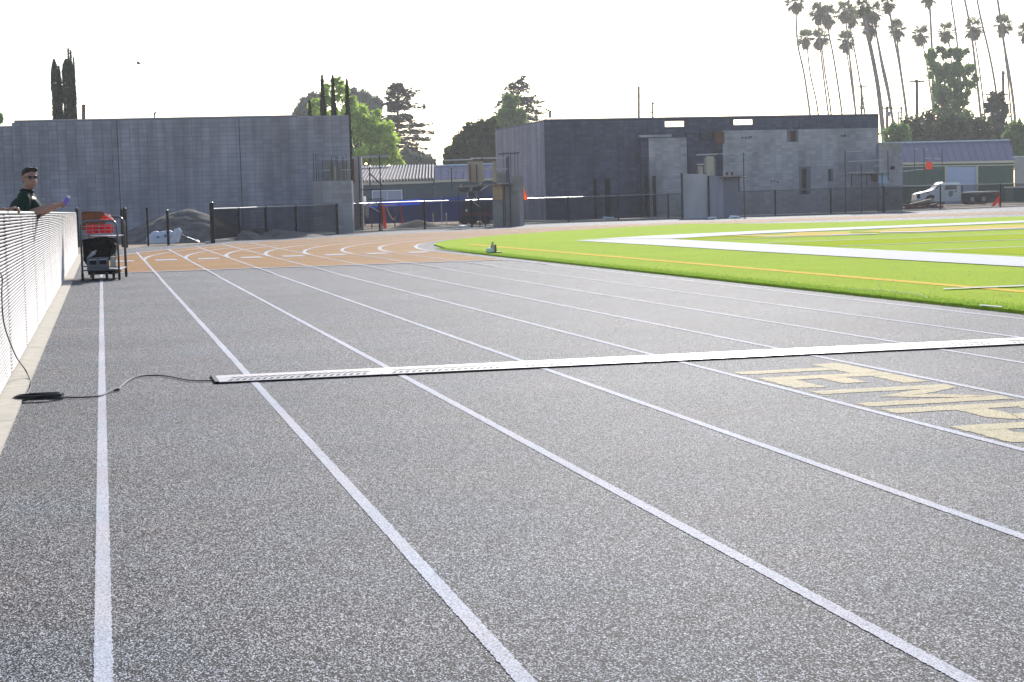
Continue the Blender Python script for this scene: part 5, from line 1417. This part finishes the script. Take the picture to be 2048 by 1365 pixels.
# right-hand trees
tree("big two-headed eucalyptus tree among the palms at right", 250, [(1862, 110, 12, 12), (1884, 105, 22, 16), (1920, 108, 20, 14), (1878, 140, 26, 26), (1922, 138, 26, 24), (1890, 175, 30, 28), (1925, 180, 26, 28), (1900, 215, 24, 26), (1925, 225, 24, 26), (1875, 200, 14, 30), (1945, 160, 12, 14), (1905, 250, 28, 24)], L_EUC, .30, 12500, 1898, .5, name="eucalyptus_tree", seed=11, sub=.26)
tree("small round-headed tree right of the big eucalyptus", 240, [(1992, 195, 18, 14), (1985, 215, 14, 16), (2005, 222, 14, 18), (1990, 245, 20, 22), (2003, 262, 18, 22)], L_DARK, .26, 4500, 1995, .25, name="broadleaf_tree", seed=12, sub=.28)
k_ = 0
for (x, y, rx, ry, lb, mm) in ((1795, 272, 26, 26, "dark shrub just right of the pale wing below the palms", L_EUC), (1822, 262, 24, 30, "bushy dark tree under the T-shaped pole", L_DARK), (1860, 258, 34, 34, "broad dark bush left of the eucalyptus trunk", L_DARK), (1905, 262, 34, 30, "dark bush at the foot of the big eucalyptus", L_DARK), (1950, 262, 30, 26, "dark bush between the eucalyptus and the small round tree", L_DARK), (2000, 272, 30, 22, "dark bush behind the right end of the green building roof", L_DARK), (2035, 275, 26, 36, "dark leafy tree at the right edge of the picture", L_EUC)):
    tree(lb, 205 + 6 * (k_ % 3), [(x, y, rx, ry), (x - rx * .5, y + 12, rx * .6, ry * .6), (x + rx * .5, y + 10, rx * .6, ry * .7), (x, y + 40, rx, 30)], mm, .26, 5500, x, .2, name="bush", cat="bush", seed=60 + k_, group="dark bushes behind the green building"); k_ += 1
tree("small pale green tree at the far left edge above the left building", 140, [(0, 236, 5, 9), (-14, 240, 12, 14)], L_EUC, .2, 1800, -12, .15, name="broadleaf_tree", seed=80)

# fan palms
def palm_crown(seed, r_=1.75):
    rg = random.Random(seed); V = []; Fc = []
    for k in range(38):
        az = rg.uniform(0, 2 * math.pi); el = rg.uniform(-1.15, 1.3)
        st = r_ * rg.uniform(.48, .66); dirv = Vector((math.cos(az) * math.cos(el), math.sin(az) * math.cos(el), math.sin(el)))
        c = dirv * st; c.z -= .12 * st
        side_ = dirv.cross(Vector((0, 0, 1))).normalized() if abs(dirv.z) < .98 else Vector((1, 0, 0)); upv = side_.cross(dirv).normalized()
        o = len(V); V += [tuple(Vector((0, 0, 0))), tuple(c + side_ * .03), tuple(c - side_ * .03)]; Fc.append((o, o + 1, o + 2))
        nb_ = 10; fan = r_ * rg.uniform(.45, .58)
        for q in range(nb_):
            a = (q / (nb_ - 1) - .5) * math.pi * 1.35
            dv = dirv * math.cos(a) + side_ * math.sin(a); L_ = fan * (1 - .22 * abs(a) / 2.1) * rg.uniform(.85, 1.1)
            mid_ = c + dv * L_ * .6; e = c + dv * L_ - Vector((0, 0, .28 * L_)); wv = (dv.cross(upv)).normalized() * .06 * r_
            o = len(V); V += [tuple(c), tuple(mid_ + wv), tuple(e), tuple(mid_ - wv)]; Fc.append((o, o + 1, o + 2, o + 3))
    return V, Fc
def palm_skirt(seed, r_=1.75):
    rg = random.Random(seed); V = []; Fc = []
    for k in range(60):
        az = rg.uniform(0, 2 * math.pi); z0 = .25 - rg.uniform(.0, 1.6) * r_ * .55; rr_ = (.38 - .12 * (-z0 / r_)) * r_ * rg.uniform(.5, 1)
        c = Vector((math.cos(az) * .1, math.sin(az) * .1, z0)); e = Vector((math.cos(az) * rr_, math.sin(az) * rr_, z0 - r_ * rg.uniform(.35, .7)))
        s_ = Vector((-math.sin(az), math.cos(az), 0)) * .13 * r_
        o = len(V); V += [tuple(c), tuple((c + e) / 2 + s_ + Vector((math.cos(az), math.sin(az), 0)) * .12 * r_), tuple(e), tuple((c + e) / 2 - s_ + Vector((math.cos(az), math.sin(az), 0)) * .12 * r_)]; Fc.append((o, o + 1, o + 2, o + 3))
    return V, Fc
CR = []; SK = []
for s_ in range(5):
    v, f_ = palm_crown(s_); mb = MB(); mb.add(v, f_); CR.append(mb.mesh("fronds", L_PALM))
    v, f_ = palm_skirt(s_ + 30); mb = MB(); mb.add(v, f_); SK.append(mb.mesh("skirt", L_SKIRT))
Zs = 4.0315
def palm(label, pts, d, tw, crown=True, cpx=None, scale=1.0, seed=0):
    """pts: trunk points (zoom pixels of the palm detail, scale 4.03 from x=1540) from the crown down"""
    W_ = [D(1540 + a / Zs, b / Zs, d) for a, b in pts]
    last = W_[-1]; prev = W_[-2]; sl = (last.x - prev.x) / max(.1, prev.z - last.z)
    g = Vector((last.x + sl * last.z * .4, last.y, 0))
    t = thing("fan_palm", g, label, "palm tree", "tall fan palms")
    path = smooth_path(W_, 4) + [Vector((last.x + sl * last.z * .2, last.y, last.z * .5)), g]
    tw *= 1.4; n_ = len(path); rad = [tw * (.82 + .35 * i / n_) for i in range(n_)]
    MB().tube(path, rad, 7).build("trunk", M_PALMT, t, smooth=True)
    if crown:
        top = W_[0]
        for me_, nm in ((CR[seed % 5], "fronds"), (SK[(seed * 3) % 5], "skirt")):
            o = bpy.data.objects.new(nm, me_); COL.objects.link(o); o.parent = t; o.location = top - g
            o.rotation_euler = (random.uniform(-.12, .12), random.uniform(-.12, .12), random.uniform(0, 6.28)); o.scale = (scale,) * 3
    return t
PL = [([(200, 15), (210, 120), (222, 350), (270, 570), (300, 760), (322, 920)], 330, .13, 1.0, "leftmost fan palm with its crown cut by the top of the picture"),
      ([(292, 300), (305, 430), (325, 600), (370, 800), (388, 920)], 340, .11, .95, "short fan palm, second trunk from the left"),
      ([(388, 95), (393, 220), (405, 380), (430, 600), (450, 760), (470, 920)], 330, .11, 1.05, "fan palm third from the left with a high crown"),
      ([(398, 300), (420, 400), (445, 600), (475, 780), (492, 915)], 335, .11, 1.0, "lower fan palm directly beneath the third high crown"),
      ([(462, 120), (470, 200), (478, 290), (510, 450), (550, 700), (580, 915)], 330, .12, 1.1, "fan palm with brown skirt, fifth from the left"),
      ([(605, 80), (615, 200), (628, 320), (640, 450), (665, 650), (690, 910)], 320, .12, 1.1, "high fan palm at the centre of the left palm cluster"),
      ([(610, 320), (618, 420), (640, 560), (662, 720), (688, 905)], 345, .10, 1.05, "lower fan palm in the centre of the left palm cluster"),
      ([(655, 120), (650, 230), (680, 400), (715, 600), (765, 915)], 330, .11, 1.05, "fan palm whose trunk crosses the double-crossarm pole"),
      ([(750, 45), (760, 140), (790, 290), (830, 480), (870, 700), (900, 950), (920, 1150)], 240, .21, .95, "thick-trunked nearest fan palm right of the left cluster"),
      ([(800, 210), (850, 260), (900, 480), (950, 700), (980, 900), (1010, 1100)], 300, .14, 1.05, "fan palm crossing just behind the thick-trunked one"),
      ([(830, 90), (848, 200), (862, 300)], 300, .12, 1.1, "fan palm crown directly right of the thick-trunked palm's crown"),
      ([(945, 20), (965, 100), (1000, 300), (1040, 500), (1080, 760), (1110, 990)], 280, .14, .9, "fan palm with cut-off crown left of the T-shaped pole"),
      ([(1020, 230), (1026, 330), (1045, 480), (1075, 720), (1105, 985)], 300, .10, 1.05, "lower fan palm left of the T-shaped pole"),
      ([(1215, 270), (1235, 370), (1270, 560), (1300, 780), (1315, 900)], 320, .10, 1.0, "fan palm just left of the big eucalyptus"),
      ([(1278, -30), (1290, 90), (1305, 380), (1315, 700), (1320, 900)], 280, .14, .9, "fan palm rising behind the left half of the eucalyptus, crown cut off"),
      ([(1425, 250), (1442, 340), (1455, 420), (1480, 700), (1500, 900)], 320, .10, 1.0, "fan palm crown showing above the middle of the eucalyptus"),
      ([(1440, -160), (1460, 0), (1490, 200), (1512, 380), (1540, 700), (1560, 900)], 290, .11, 1.0, "fan palm trunk running out of the top above the eucalyptus"),
      ([(1535, -160), (1570, 0), (1610, 200), (1640, 400), (1680, 750), (1710, 1050)], 280, .13, 1.0, "fan palm trunk leaving the top just right of the eucalyptus"),
      ([(1640, 220), (1650, 310), (1680, 500), (1715, 780), (1735, 1000)], 310, .10, 1.05, "fan palm with whole crown right of the eucalyptus"),
      ([(1640, -160), (1670, 0), (1700, 150), (1760, 400), (1800, 600), (1830, 800), (1845, 1000)], 285, .12, 1.0, "fan palm trunk leaning left towards the top over the small round tree"),
      ([(1810, -160), (1835, 0), (1865, 200), (1890, 380), (1930, 600), (1965, 850), (1985, 1100)], 270, .14, 1.0, "long fan palm trunk second from the right edge"),
      ([(1872, 190), (1885, 300), (1895, 450), (1920, 650), (1950, 1000)], 310, .10, 1.05, "fan palm with whole crown nearest the right edge"),
      ([(2070, 250), (2078, 400), (2090, 700), (2100, 1000)], 320, .10, 1.0, "fan palm half cut by the right edge of the picture")]
for i, (pts, d_, tw, sc, lb) in enumerate(PL):
    if lb.startswith("fan palm crown directly"): pts = pts + [(905, 560), (950, 760), (985, 950)]
    palm(lb, pts, d_, tw, True, scale=sc * d_ / 330 * 1.22, seed=i)

# ------------------------------------------------------------------ HAZE, added to stand for veiling flare and lift the shade
hb = MB().box((60, 250, 27.5), (900, 620, 58))
hm = bpy.data.materials.new("veil_haze"); hm.use_nodes = True
hn = hm.node_tree; hn.nodes.clear()
ho = hn.nodes.new("ShaderNodeOutputMaterial"); hv = hn.nodes.new("ShaderNodeVolumePrincipled")
hv.inputs["Color"].default_value = (0.96, 0.97, 1.0, 1); hv.inputs["Density"].default_value = 0.00038; hv.inputs["Anisotropy"].default_value = 0.35
hn.links.new(hv.outputs[0], ho.inputs["Volume"])
hz_o = hb.build("haze", hm); hz_o["kind"] = "stuff"; hz_o["label"] = "thin pale haze added over the track and buildings, mostly for veiling flare"
